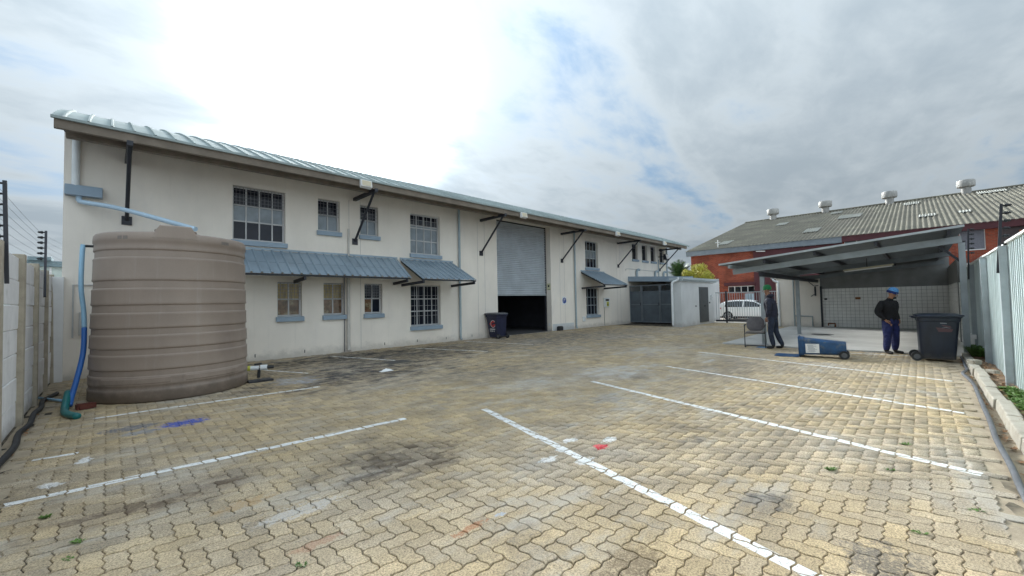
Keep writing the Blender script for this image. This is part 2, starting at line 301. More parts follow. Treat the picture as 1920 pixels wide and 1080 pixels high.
# ------------------------------------------------------------------ mesh builder and object helpers
class MB:
    def __init__(s): s.v = []; s.f = []; s.mi = []; s.cur = 0
    def add(s, vs, fs):
        o = len(s.v); s.v.extend([tuple(map(float, p)) for p in vs])
        for f in fs: s.f.append(tuple(i+o for i in f)); s.mi.append(s.cur)
        return s
    def box(s, x0, x1, y0, y1, z0, z1, mtx=None):
        vs = [(x0,y0,z0),(x1,y0,z0),(x1,y1,z0),(x0,y1,z0),(x0,y0,z1),(x1,y0,z1),(x1,y1,z1),(x0,y1,z1)]
        if mtx is not None: vs = [mtx @ Vector(p) for p in vs]
        return s.add(vs, [(3,2,1,0),(4,5,6,7),(0,1,5,4),(1,2,6,5),(2,3,7,6),(3,0,4,7)])
    def hexa(s, bot, top):
        return s.add(list(bot)+list(top), [(3,2,1,0),(4,5,6,7),(0,1,5,4),(1,2,6,5),(2,3,7,6),(3,0,4,7)])
    def bar(s, a, b, w, h, up=(0,0,1)):
        a = Vector(a); b = Vector(b); d = (b-a).normalized(); upv_ = Vector(up)
        if abs(d.dot(upv_)) > 0.99: upv_ = Vector((0,1,0))
        x = d.cross(upv_).normalized()*w/2; y = x.cross(d).normalized()*h/2
        return s.hexa([a-x-y, a+x-y, a+x+y, a-x+y], [b-x-y, b+x-y, b+x+y, b-x+y])
    def tube(s, pts, r, n=10, caps=True):
        pts = [Vector(p) for p in pts]; rs = r if isinstance(r, (list, tuple)) else [r]*len(pts)
        vs = []; fs = []; prev = None
        for i, p in enumerate(pts):
            d = (pts[min(i+1, len(pts)-1)] - pts[max(i-1, 0)]).normalized()
            if prev is None:
                a = Vector((0,0,1)) if abs(d.z) < 0.9 else Vector((1,0,0)); x = d.cross(a).normalized()
            else:
                x = (prev - d*prev.dot(d)).normalized()
            prev = x; y = d.cross(x)
            for k in range(n):
                t = 2*PI*k/n; vs.append(p + (x*math.cos(t)+y*math.sin(t))*rs[i])
        for i in range(len(pts)-1):
            for k in range(n):
                k2 = (k+1) % n; fs.append((i*n+k, i*n+k2, (i+1)*n+k2, (i+1)*n+k))
        if caps: fs.append(tuple(range(n-1, -1, -1))); fs.append(tuple((len(pts)-1)*n+k for k in range(n)))
        return s.add(vs, fs)
    def lathe(s, prof, c=(0,0,0), n=48, axis='z', cap=True):
        vs = []; fs = []; m = len(prof)
        for k in range(n):
            t = 2*PI*k/n
            for (r, z) in prof:
                if axis == 'z': vs.append((c[0]+r*math.cos(t), c[1]+r*math.sin(t), c[2]+z))
                elif axis == 'x': vs.append((c[0]+z, c[1]+r*math.cos(t), c[2]+r*math.sin(t)))
                else: vs.append((c[0]+r*math.sin(t), c[1]+z, c[2]+r*math.cos(t)))
        for k in range(n):
            k2 = (k+1) % n
            for i in range(m-1): fs.append((k*m+i, k2*m+i, k2*m+i+1, k*m+i+1))
        if cap:
            fs.append(tuple(k*m for k in range(n-1, -1, -1))); fs.append(tuple(k*m+m-1 for k in range(n)))
        return s.add(vs, fs)
    def grid(s, P):   # P[i][j] points
        a, b = len(P), len(P[0]); vs = [p for row in P for p in row]
        return s.add(vs, [(i*b+j, (i+1)*b+j, (i+1)*b+j+1, i*b+j+1) for i in range(a-1) for j in range(b-1)])
    def ngon(s, pts): return s.add(pts, [tuple(range(len(pts)))])
    def prism(s, poly, lo, hi, axis='y'):
        def p3(p, h): return (p[0], h, p[1]) if axis == 'y' else ((h, p[0], p[1]) if axis == 'x' else (p[0], p[1], h))
        n = len(poly); vs = [p3(p, lo) for p in poly]+[p3(p, hi) for p in poly]
        return s.add(vs, [tuple(range(n-1, -1, -1)), tuple(range(n, 2*n))]+[(i, (i+1) % n, n+(i+1) % n, n+i) for i in range(n)])
    def mesh(s, name, mats, off=(0,0,0), smooth=False):
        me = bpy.data.meshes.new(name)
        me.from_pydata([(p[0]-off[0], p[1]-off[1], p[2]-off[2]) for p in s.v], [], s.f)
        for m in (mats if isinstance(mats, (list, tuple)) else [mats]): me.materials.append(m)
        if any(s.mi): me.polygons.foreach_set('material_index', s.mi)
        bm = bmesh.new(); bm.from_mesh(me); bmesh.ops.recalc_face_normals(bm, faces=bm.faces); bm.to_mesh(me); bm.free()
        if smooth:
            me.polygons.foreach_set('use_smooth', [True]*len(me.polygons))
            if smooth != 'all': me.set_sharp_from_angle(angle=math.radians(smooth if smooth is not True else 35))
        me.update()
        return me

OFF = {}
def tag(o, label=None, cat=None, group=None, kind=None):
    if label: o['label'] = label
    if cat: o['category'] = cat
    if group: o['group'] = group
    if kind: o['kind'] = kind
    return o
def thing(name, label, cat, loc=(0,0,0), rotz=0.0, group=None, world=True, rot=None):
    o = bpy.data.objects.new(name, None); C.objects.link(o); o.location = loc
    o.rotation_euler = rot if rot else (0, 0, rotz); o.empty_display_size = 0.2
    OFF[o.name] = Vector(loc) if world else Vector((0,0,0))
    return tag(o, label, cat, group)
def part(name, mb, m, parent, smooth=False, bevel=0.0, label=None):
    me = mb.mesh(name, m, OFF[parent.name], smooth)
    o = bpy.data.objects.new(name, me); C.objects.link(o); o.parent = parent
    OFF[o.name] = OFF[parent.name]
    if label: o['label'] = label
    if bevel:
        b = o.modifiers.new('bevel', 'BEVEL'); b.width = bevel; b.segments = 2; b.limit_method = 'ANGLE'
    return o
def solo(name, mb, m, label=None, cat=None, group=None, kind=None, base=None, smooth=False, bevel=0.0):
    if base is None:
        a = np.array(mb.v); base = (float(a[:,0].mean()), float(a[:,1].mean()), float(a[:,2].min()))
    me = mb.mesh(name, m, base, smooth); o = bpy.data.objects.new(name, me); C.objects.link(o); o.location = base
    OFF[o.name] = Vector(base); tag(o, label, cat, group, kind)
    if bevel:
        b = o.modifiers.new('bevel', 'BEVEL'); b.width = bevel; b.segments = 2; b.limit_method = 'ANGLE'
    return o
def inst(name, me, parent, loc, rot=(0,0,0), scale=None):
    o = bpy.data.objects.new(name, me); C.objects.link(o); o.parent = parent
    o.location = Vector(loc) - OFF[parent.name]; o.rotation_euler = rot
    if scale: o.scale = scale
    OFF[o.name] = Vector((0,0,0))
    return o
def bez(pts, n=10):
    """smooth curve through points (Catmull-Rom)"""
    P_ = [Vector(p) for p in pts]; res = []
    for i in range(len(P_)-1):
        p0 = P_[max(i-1,0)]; p1 = P_[i]; p2 = P_[i+1]; p3 = P_[min(i+2, len(P_)-1)]
        for k in range(n):
            t = k/n
            res.append(0.5*((2*p1)+(p2-p0)*t+(2*p0-5*p1+4*p2-p3)*t*t+(3*p1-p0-3*p2+p3)*t**3))
    res.append(P_[-1]); return res

# ------------------------------------------------------------------ ground
g = MB(); g.add([(-1500,-1500,-0.2),(1500,-1500,-0.2),(1500,1500,-0.2),(-1500,1500,-0.2)], [(0,1,2,3)])
solo('ground', g, asphalt_m, kind='structure', base=(0,0,-0.2))
g = MB(); g.add([(26.2,-6,-0.004),(26.2,14,-0.004),(29.5,14,-0.15),(29.5,-6,-0.15)], [(0,1,2,3)]); g.add([(29.5,-40,-0.15),(29.5,60,-0.15),(36.2,60,-0.15),(36.2,-40,-0.15)], [(0,1,2,3)])
solo('street', g, street_m, kind='structure', base=(26.2,0,-0.15))
DW = 13.0
g = MB(); g.add([(-0.95,-2.2,-0.012),(26.2,-2.2,-0.012),(26.2,DW+0.05,-0.012),(-0.95,DW+0.05,-0.012)], [(0,1,2,3)])
paving = solo('yard_paving', g, bed_m, kind='structure', base=(0,0,0))
g = MB(); g.box(14.25, 24.1, -0.9, 4.62, -0.05, 0.03)
slab = solo('carport_floor', g, concrete_m, kind='structure', base=(14.25,0,0))
g = MB()
def rough_strip(mb, x0, x1, y0, y1, nx, ny, z=0.0):
    mb.grid([[(x0+(x1-x0)*i/nx, y0+(y1-y0)*j/ny, z+random.uniform(-0.006, 0.006)) for j in range(ny+1)] for i in range(nx+1)])
rough_strip(g, 0.5, 14.25, -0.62, -0.20, 90, 4, -0.008); rough_strip(g, -0.82, -0.42, 3.0, DW, 3, 70, -0.008)
solo('edge_strip', g, strip_m, kind='structure', base=(0,0,0))

# herringbone of wavy interlocking pavers
CS = 0.1115; AMP = 0.0080
def wave(t):       # angular zigzag with slightly rounded turns
    q = t % 1.0; tri = 4*q if q < 0.25 else (2-4*q if q < 0.75 else 4*q-4)
    return 0.7*tri+0.3*math.sin(2*PI*q)
def outline(horizontal, n):
    def ed(p, q):
        p = np.array(p, float); q = np.array(q, float); d = q-p; res = []
        for k in range(n):
            t = k/n; pt = p+d*t
            if abs(d[0]) > 0.5: pt[1] += (AMP/CS)*wave(pt[0])
            else: pt[0] += (AMP/CS)*wave(pt[1])
            res.append(pt)
        return res
    cor = [(0,0),(1,0),(2,0),(2,1),(1,1),(0,1)] if horizontal else [(0,0),(1,0),(1,1),(1,2),(0,2),(0,1)]
    pts = []
    for i in range(6): pts += ed(cor[i], cor[(i+1) % 6])
    return np.array(pts)*CS
def inset(pts, d):
    nx = np.roll(pts, -1, 0)-np.roll(pts, 1, 0); nrm = np.stack([-nx[:,1], nx[:,0]], 1); nrm /= np.linalg.norm(nrm, axis=1)[:,None]
    return pts + nrm*d
SHAPES = {}
for hz in (True, False):
    for n in (8, 4, 2):
        o_ = outline(hz, n); ctr = np.array([CS, CS/2]) if hz else np.array([CS/2, CS])
        SHAPES[hz, n] = (inset(o_, 0.0030)-ctr, inset(o_, 0.0066)-ctr)
def paver_arrays(hz, n):
    lo, hi = SHAPES[hz, n]; N = len(lo)
    v = np.concatenate([np.c_[hi, np.zeros(N)], np.c_[lo, np.full(N, -0.004)], np.c_[lo, np.full(N, -0.02)]])
    return v, N
def in_yard(x, y):
    if x < -0.56 or x > 26.15 or y < -0.335 or y > DW-0.01: return False
    if x > 14.2 and y < 4.6: return False
    if y > 9.0 and x > 21.5: return False
    return True
pavers = []
for i in range(-6, 238):
    for j in range(-4, 120):
        d = (i+j) % 4
        if d == 0: hz = True; cx, cy = (i+1)*CS, (j+0.5)*CS
        elif d == 2: hz = False; cx, cy = (i+0.5)*CS, (j+1)*CS
        else: continue
        if in_yard(cx, cy): pavers.append((hz, cx+float(rng.normal(0, 0.0008)), cy+float(rng.normal(0, 0.0008))))
PZ = rng.normal(0, 0.0014, len(pavers)); PG = rng.normal(0, 0.011, (len(pavers), 2))
def project(x, y, z):
    q = np.array([x, y, z-EYE]); zc = q@fwd
    return 960+FPX*(q@rgt)/zc, 540-FPX*(q@upv)/zc, zc
score = []
for k, (hz, cx, cy) in enumerate(pavers):
    X_, Y_, zc = project(cx, cy, 0)
    vis = zc > 0.1 and -20 < X_ < 1940 and Y_ < 1085
    # projected area falls with depth cubed
    score.append((zc if vis else 1e9))
order = np.argsort(score)[:300]; near = set(int(k) for k in order)
base_me = {}
for hz in (True, False):
    v, N = paver_arrays(hz, 8); me = bpy.data.meshes.new('paver')
    fs = [tuple(range(N))]+[(a, N+a, N+(a+1) % N, (a+1) % N) for a in range(N)]+[(N+a, 2*N+a, 2*N+(a+1) % N, N+(a+1) % N) for a in range(N)]
    me.from_pydata([tuple(p) for p in v], [], fs); me.materials.append(paver_m); base_me[hz] = me
for k in sorted(near):
    hz, cx, cy = pavers[k]
    inst('paver', base_me[hz], paving, (cx, cy, float(PZ[k])), (float(PG[k,1]), float(-PG[k,0]), 0))
def bulk(keys):
    V = []; loops = []; starts = []; tot = []; vo = 0; lo_ = 0
    for k in keys:
        hz, cx, cy = pavers[k]; dist = math.hypot(cx, cy)
        n = 8 if dist < 5 else (4 if dist < 14 else 2)
        v, N = paver_arrays(hz, n)
        vv = v.copy(); vv[:,2] += PZ[k]+v[:,0]*PG[k,0]+v[:,1]*PG[k,1]; vv[:,0] += cx; vv[:,1] += cy
        V.append(vv); a = np.arange(N); b = (a+1) % N
        f1 = np.stack([a, N+a, N+b, b], 1); f2 = np.stack([N+a, 2*N+a, 2*N+b, N+b], 1)
        fs = np.concatenate([f1, f2]) if dist < 9 else f1
        loops.append(a+vo); loops.append(fs.ravel()+vo)
        starts.append(np.array([lo_])); tot.append(np.array([N])); lo_ += N
        starts.append(lo_+4*np.arange(len(fs))); tot.append(np.full(len(fs), 4)); lo_ += 4*len(fs)
        vo += len(v)
    V = np.concatenate(V); L_ = np.concatenate(loops); st = np.concatenate(starts)
    me = bpy.data.meshes.new('paver_field'); me.vertices.add(len(V)); me.vertices.foreach_set('co', V.astype(np.float32).ravel())
    me.loops.add(len(L_)); me.loops.foreach_set('vertex_index', L_.astype(np.int32)); me.polygons.add(len(st)); me.polygons.foreach_set('loop_start', st.astype(np.int32))
    me.update(calc_edges=True); me.validate(); me.materials.append(paver_m)
    o = bpy.data.objects.new('paver_field', me); C.objects.link(o); o.parent = paving; o['kind'] = 'stuff'; OFF[o.name] = Vector((0,0,0))
    return o
bulk([k for k in range(len(pavers)) if k not in near])

# painted parking lines, laid on the paver tops so the joints stay open
def clip(poly, a, nrm):
    res = []; m = len(poly)
    for i in range(m):
        p, q = poly[i], poly[(i+1) % m]; dp = (p-a)@nrm; dq = (q-a)@nrm
        if dp >= 0: res.append(p)
        if (dp >= 0) != (dq >= 0): res.append(p+(q-p)*(dp/(dp-dq)))
    return res
def paint_line(a, b, width, label, group='white parking bay lines'):
    a = np.array(a, float); b = np.array(b, float); L_ = np.linalg.norm(b-a); t = (b-a)/L_; nn = np.array([-t[1], t[0]])
    mb = MB()
    for k, (hz, cx, cy) in enumerate(pavers):
        c = np.array([cx, cy]); s_ = (c-a)@t; q = (c-a)@nn
        if s_ < -0.15 or s_ > L_+0.15 or abs(q) > width/2+0.14: continue
        poly = [p+c for p in SHAPES[hz, 8 if math.hypot(cx, cy) < 7 else 4][1]]
        wj = width/2+random.uniform(-0.004, 0.004)
        for (o_, n_) in ((a, t), (b, -t), (a-nn*wj, nn), (a+nn*wj, -nn)):
            poly = clip(poly, o_, n_)
            if len(poly) < 3: break
        if len(poly) >= 3:
            mb.add([(p[0], p[1], 0.0016+PZ[k]+(p[0]-cx)*PG[k,0]+(p[1]-cy)*PG[k,1]) for p in poly], [tuple(range(len(poly)))])
    if mb.v: solo('parking_line', mb, paint_m, label, 'painted line', group)
paint_line((-0.70, 5.07), (2.78, 4.81), 0.0942, 'long white bay line running left from the middle foreground to the left edge')
paint_line((-0.12, 8.11), (2.80, 7.89), 0.0898, 'white bay line just in front of the water tank')
paint_line((3.77, 4.39), (2.55, -0.05), 0.0986, 'nearest slanted white bay line running to the bottom edge')
paint_line((6.37, 4.35), (5.13, -0.30), 0.0986, 'second slanted white bay line on the right, ending at the kerb beside weeds')
paint_line((8.82, 4.04), (7.61, -0.34), 0.0898, 'third slanted white bay line on the right')
paint_line((11.7, 4.43), (10.25, -0.33), 0.0898, 'farthest slanted white bay line, in front of the lying blue bin')
paint_line((2.25, 11.95), (3.17, 9.64), 0.0704, 'short white bay line beside the tank tap')
paint_line((4.67, 12.3), (5.63, 9.33), 0.0704, 'white bay line passing the dark manhole cover')
paint_line((7.23, 12.48), (8.24, 9.36), 0.0704, 'white bay line below the large lower window')
paint_line((9.83, 12.57), (10.51, 9.56), 0.0704, 'faint white bay line before the navy bin')
paint_line((13.55, 2.3), (13.85, -0.33), 0.0704, 'white bay line passing beneath the standing dark bin')
paint_line((-0.52, 6.35), (-0.20, 6.30), 0.0616, 'short leftover dash of white paint near the left wall')

# ------------------------------------------------------------------ corrugated sheet helper
def corrugated(x0, x1, path, pitch=0.34, h=0.035, top=0.05, slope=0.03):
    """sheet spanning x0..x1 with ribs that run along path [(y,z)]"""
    prof = []; n = int(round((x1-x0)/pitch)); pt = (x1-x0)/n
    prof.append((x0, 0))
    for k in range(n):
        c = x0+(k+0.5)*pt
        prof += [(c-top/2-slope, 0), (c-top/2, h), (c+top/2, h), (c+top/2+slope, 0)]
    prof.append((x1, 0))
    P_ = [Vector((0, p[0], p[1])) for p in path]; rows = []
    for i, p in enumerate(P_):
        d = (P_[min(i+1, len(P_)-1)]-P_[max(i-1, 0)]).normalized(); nrm = Vector((0, -d.z, d.y))
        if nrm.z < 0: nrm = -nrm
        rows.append([(x, p.y+nrm.y*hh, p.z+nrm.z*hh) for (x, hh) in prof])
    mb = MB(); mb.grid(rows); return mb

# ------------------------------------------------------------------ warehouse
WX0, WX1, WTOP = -0.70, 28.95, 5.42
wh = thing('warehouse', 'long cream two-storey warehouse with curved blue-grey sheet roof and roller door', 'warehouse', (WX0, DW, 0))
openings = {'bigL': (2.37,3.66,3.33,4.81), 'up2': (4.57,5.24,3.82,4.81), 'up3': (5.90,6.55,3.82,4.81), 'up4': (7.78,9.07,3.33,4.81),
            'lo1': (3.45,4.11,1.20,2.20), 'lo2': (4.73,5.38,1.20,2.20), 'lo3': (6.04,6.67,1.20,2.20), 'lo4': (7.77,9.06,0.68,2.18),
            'door': (12.05,15.70,0.0,5.20), 'up5': (18.70,19.95,3.33,4.81), 'lo5': (18.70,19.95,0.68,2.18),
            'n1': (23.9,24.62,4.10,5.12), 'n2': (25.22,25.94,4.10,5.12), 'n3': (26.45,27.17,4.10,5.12), 'n4': (27.8,28.5,4.10,5.12)}
def wall_mesh(x0, x1, z0, z1, y, depth, ops):
    xs = sorted({x0, x1, *[o[0] for o in ops], *[o[1] for o in ops]}); zs = sorted({z0, z1, *[o[2] for o in ops], *[o[3] for o in ops]})
    mb = MB()
    for i in range(len(xs)-1):
        for j in range(len(zs)-1):
            cx, cz = (xs[i]+xs[i+1])/2, (zs[j]+zs[j+1])/2
            if any(o[0] < cx < o[1] and o[2] < cz < o[3] for o in ops): continue
            for yy in (y, y+depth):
                mb.add([(xs[i],yy,zs[j]),(xs[i+1],yy,zs[j]),(xs[i+1],yy,zs[j+1]),(xs[i],yy,zs[j+1])], [(0,1,2,3)])
    for (a, b, c, d) in ops:
        mb.add([(a,y,c),(a,y+depth,c),(a,y+depth,d),(a,y,d)], [(0,1,2,3)]); mb.add([(b,y,c),(b,y+depth,c),(b,y+depth,d),(b,y,d)], [(0,1,2,3)])
        mb.add([(a,y,d),(a,y+depth,d),(b,y+depth,d),(b,y,d)], [(0,1,2,3)])
        if c > z0: mb.add([(a,y,c),(a,y+depth,c),(b,y+depth,c),(b,y,c)], [(0,1,2,3)])
    return mb
fw_ = wall_mesh(WX0, WX1, -0.1, WTOP, DW, 0.30, list(openings.values()))
wallp = part('front_wall', fw_, plaster, wh)
ROOF = [(11.45,5.185)]
for (dy, sl) in ((0.2,24.5),(0.35,23.5),(0.5,22.5),(0.7,21.5),(0.9,20),(1.0,18),(1.2,15),(1.2,11),(1.2,7),(1.5,2)):
    y_, z_ = ROOF[-1]; ROOF.append((y_+dy, z_+dy*math.tan(math.radians(sl))))
YR = ROOF[-1][0]; ROOF_B = ROOF+[(2*YR-y_, z_) for (y_, z_) in reversed(ROOF[:-1])]
YB = 2*YR-DW
def roof_z(y): return float(np.interp(y, [p[0] for p in ROOF_B], [p[1] for p in ROOF_B]))
for nm, xa, xb in (('side_wall', WX0+0.002, WX0+0.25), ('side_wall', WX1-0.25, WX1-0.002)):
    mb = MB(); ys = np.linspace(DW+0.002, YB, 24); poly = [(YB, -0.1), (DW+0.002, -0.1)]+[(float(y_), roof_z(float(y_))-0.05) for y_ in ys]
    mb.prism(poly, xa, xb, 'x'); part(nm, mb, plaster, wh)
mb = MB(); mb.box(WX0, WX1, YB, YB+0.25, -0.1, WTOP); part('back_wall', mb, plaster, wh)
part('roof', corrugated(-0.80, 29.25, ROOF_B, 0.335, 0.036, 0.03, 0.014), roof_blue, wh)
mb = MB(); mb.bar((-0.80,11.475,5.185),(29.25,11.475,5.185), 0.06, 0.05); part('drip_edge', mb, roof_blue, wh)
mb = MB(); mb.box(-0.76, 28.9, 11.50, 11.60, 4.99, 5.175); part('fascia_beam', mb, fascia_m, wh)
mb = MB(); mb.box(-0.62, 28.85, 11.86, 12.0, 4.955, 5.12); part('eave_purlin', mb, fascia_m, wh)
mb = MB(); mb.hexa([(-0.7,11.601,5.13),(28.9,11.601,5.13),(28.9,DW-0.001,5.38),(-0.7,DW-0.001,5.38)], [(-0.7,11.601,5.15),(28.9,11.601,5.15),(28.9,DW-0.001,5.41),(-0.7,DW-0.001,5.41)]); part('soffit', mb, soffit_m, wh)
for xs_ in (0.30, 5.72, 11.14, 16.60, 22.14, 27.77):
    mb = MB(); mb.tube([(xs_, DW-0.02, 3.58), (xs_, 11.58, 4.95)], 0.038, 8); mb.box(xs_-0.09, xs_+0.09, DW-0.03, DW-0.001, 3.46, 3.66)
    st = part('strut', mb, steel_dark, wh, smooth=True)
    mb = MB(); mb.box(xs_-0.05, xs_+0.05, 11.46, DW-0.001, 4.90, 5.0); part('bracket_arm', mb, steel_dark, wh)
    mb = MB(); mb.box(xs_-0.10, xs_+0.10, 11.485, 11.50, 4.97, 5.15); part('bracket_plate', mb, fascia_m, wh)
    if xs_ < 28 and xs_ > 1:
        mb = MB(); zt = 4.9
        for e in (-0.19, 0.19):
            mb.box(xs_+e-0.006, xs_+e+0.006, DW-0.004, DW-0.0005, 0.05, zt)
        part('panel_joint', mb, mat('joint_line', (0.46,0.44,0.41), 0.9, var=0.05), wh)
# windows
def window(o, cols, rows, barz, dark_rows, pale=None, pane_m=None, frame=frame_m, bars=True, sill=True, lower_bars=False):
    x0, x1, z0, z1 = o; y = DW+0.13
    fr = MB(); t = 0.045
    fr.box(x0, x0+t, y, y+0.05, z0, z1); fr.box(x1-t, x1, y, y+0.05, z0, z1)
    fr.box(x0+t, x1-t, y, y+0.05, z0, z0+t); fr.box(x0+t, x1-t, y, y+0.05, z1-t, z1)
    for c in cols[1:-1]: xx = x0+(x1-x0)*c; fr.box(xx-0.017, xx+0.017, y+0.002, y+0.048, z0+t, z1-t)
    for r_ in rows[1:-1]:
        zz_ = z0+(z1-z0)*r_; fr.box(x0+t, x1-t, y+0.004, y+0.046, zz_-0.019, zz_+0.019)
    wf = part('window', fr, frame, wh)
    for a in range(len(cols)-1):
        for b in range(len(rows)-1):
            mb = MB(); xa = x0+(x1-x0)*cols[a]+0.012; xb = x0+(x1-x0)*cols[a+1]-0.012; za = z0+(z1-z0)*rows[b]+0.012; zb_ = z0+(z1-z0)*rows[b+1]-0.012
            tl = random.uniform(-0.004, 0.004); tz = random.uniform(-0.004, 0.004)
            mb.hexa([(xa,y+0.022+tl,za),(xb,y+0.022-tl,za),(xb,y+0.030-tl,za),(xa,y+0.030+tl,za)], [(xa,y+0.022+tl+tz,zb_),(xb,y+0.022-tl+tz,zb_),(xb,y+0.030-tl+tz,zb_),(xa,y+0.030+tl+tz,zb_)])
            pm = pane_m(a, b) if pane_m else (glass_dark if b in dark_rows else glass_pale)
            part('pane', mb, pm, wf)
    if bars:
        mb = MB(); za = z0+(z1-z0)*barz; n = max(3, int((x1-x0)/(0.17 if lower_bars else 0.085))); yb_ = y+0.10
        for k in range(1, n): xx = x0+(x1-x0)*k/n; mb.box(xx-0.004, xx+0.004, DW+0.05, DW+0.058, za, z1-0.02)
        m_ = max(2, int((z1-za)/(0.36 if lower_bars else 0.10)))
        for k in range(0, m_+1): zz_ = za+(z1-0.02-za)*k/m_; mb.box(x0+0.01, x1-0.01, DW+0.059, DW+0.067, zz_-0.004, zz_+0.004)
        part('burglar_bars', mb, frame_dark if not lower_bars else frame_m, wf)
    if sill:
        mb = MB(); mb.hexa([(x0-0.04,DW-0.09,z0-0.15),(x1+0.04,DW-0.09,z0-0.15),(x1+0.04,DW+0.129,z0-0.15),(x0-0.04,DW+0.129,z0-0.15)], [(x0-0.04,DW-0.09,z0-0.02),(x1+0.04,DW-0.09,z0-0.02),(x1+0.04,DW+0.129,z0+0.015),(x0-0.04,DW+0.129,z0+0.015)])
        part('sill', mb, sill_blue, wf, bevel=0.006)
        mb = MB(); mb.box(x0+0.0005, x1-0.0005, DW-0.004, DW-0.001, z0-0.02, z0-0.018)
    # dark room behind the glass
    return wf
Q4 = [0, .26, .51, .76, 1]; R3 = [0, .36, .66, 1]
window(openings['bigL'], Q4, R3, 0.66, (2,), pane_m=lambda a, b: glass_dark if b == 2 else (glass_pale if b == 1 else glass_dark))
for k in ('up2', 'up3'): window(openings[k], [0,.5,1], [0,.52,1], 0.50, (1,))
window(openings['up4'], Q4, [0,.34,.66,.72,1], 0.72, (3,), lower_bars=True)
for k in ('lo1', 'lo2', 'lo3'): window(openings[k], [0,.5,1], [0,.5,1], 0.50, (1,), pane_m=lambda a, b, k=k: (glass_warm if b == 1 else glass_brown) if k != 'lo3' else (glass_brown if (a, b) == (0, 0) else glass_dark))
window(openings['lo4'], Q4, R3, 0.0, (0,1,2), lower_bars=True)
window(openings['up5'], Q4, R3, 0.0, (0,2), bars=False, frame=MATS['grey_painted_steel'])
window(openings['lo5'], Q4, R3, 0.0, (0,1,2), bars=False, frame=MATS['grey_painted_steel'])
for k in ('n1','n2','n3','n4'): window(openings[k], [0,1], [0,.75,1], 0.0, (0,1), bars=False, frame=frame_dark)
# roller door: separate slats hanging at Y = 13.30
sl = MB()
prof = [(0.022,0.0),(0.0,0.008),(-0.014,0.022),(-0.018,0.038),(-0.014,0.054),(0.0,0.068),(0.022,0.076),(0.022,0.0872)]
sl.grid([[(0.0,p[0],p[1]),(3.60,p[0],p[1])] for p in prof]); slat_me = sl.mesh('door_slat', slat_m, smooth='all')
rd = MB(); rd.box(12.07, 15.68, DW+0.30, DW+0.345, 1.78, 1.84); rdoor = part('roller_door', rd, steel_grey, wh)
for k in range(39):
    if 1.84+k*0.0872 < 5.15: inst('door_slat', slat_me, rdoor, (12.075, DW+0.318, 1.84+k*0.0872))
for xx in (12.051, 15.62):
    mb = MB(); mb.box(xx, xx+0.08, DW+0.302, DW+0.40, 0, 5.2); part('door_guide', mb, steel_dark, wh)
mb = MB(); mb.box(12.052, 15.698, DW+0.346, DW+0.36, 5.0, 5.199); part('door_hood', mb, steel_dark, wh)
# interior
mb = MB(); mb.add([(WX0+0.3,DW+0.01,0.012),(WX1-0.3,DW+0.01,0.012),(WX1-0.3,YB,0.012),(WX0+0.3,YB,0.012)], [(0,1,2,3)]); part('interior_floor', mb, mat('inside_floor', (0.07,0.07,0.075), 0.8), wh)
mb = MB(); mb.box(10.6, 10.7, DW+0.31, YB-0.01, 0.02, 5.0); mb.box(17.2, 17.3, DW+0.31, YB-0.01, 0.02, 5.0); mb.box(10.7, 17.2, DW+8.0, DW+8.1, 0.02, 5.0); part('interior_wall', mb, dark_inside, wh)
# awnings
def awning(x0, x1, ztop, yf, zf, arms):
    d = [(DW-0.01, ztop), (yf, zf)]
    a = part('awning', corrugated(x0, x1, d, 0.235, 0.045, 0.035, 0.016), awning_blue, wh)
    mb = MB(); mb.bar((x0+0.02, yf+0.06, zf-0.03), (x1-0.02, yf+0.06, zf-0.03), 0.05, 0.05); mb.bar((x0+0.02, (DW+yf)/2, (ztop+zf)/2-0.035), (x1-0.02, (DW+yf)/2, (ztop+zf)/2-0.035), 0.05, 0.05); part('batten', mb, steel_dark, a)
    for xa in arms:
        mb = MB(); mb.bar((xa, DW-0.01, zf-0.16), (xa, yf+0.05, zf-0.10), 0.06, 0.09); mb.bar((xa, DW-0.01, ztop-0.06), (xa, yf+0.05, zf-0.055), 0.05, 0.06); part('bracket', mb, steel_dark, a)
    mb = MB(); mb.bar((x0, DW-0.012, ztop+0.045), (x1, DW-0.012, ztop+0.045), 0.02, 0.06); part('flashing', mb, awning_blue, a)
awning(2.0, 7.24, 3.07, 12.02, 2.37, (3.9, 7.1)); awning(7.34, 9.66, 3.07, 11.52, 2.32, (7.42, 9.58)); awning(18.22, 20.56, 3.07, 11.48, 2.32, (18.3, 20.48))
# downpipes
def downpipe(pts, r, m, nm='downpipe'): 
    mb = MB(); mb.tube(pts, r, 12); return part(nm, mb, m, wh, smooth=True)
downpipe([(9.95,DW-0.07,5.28),(9.95,DW-0.07,0.12),(9.95,DW-0.14,0.05)], 0.045, grey_pipe); downpipe([(17.64,DW-0.07,5.28),(17.64,DW-0.07,0.12),(17.64,DW-0.14,0.05)], 0.045, grey_pipe)
downpipe([(5.47,DW-0.08,2.75),(5.47,DW-0.08,0.12),(5.47,DW-0.15,0.05)], 0.05, cream_pipe); downpipe([(5.50,DW-0.035,3.07),(5.50,DW-0.035,3.95)], 0.03, cream_pipe)
downpipe([(28.86,DW-0.05,5.2),(28.86,DW-0.05,2.9)], 0.05, grey_pipe); downpipe([(5.36,DW-0.03,2.4),(5.36,DW-0.03,0.02)], 0.015, frame_dark, 'conduit')
hp = downpipe([(-0.52,DW-0.07,5.25),(-0.52,DW-0.07,4.2)], 0.065, white_pipe)
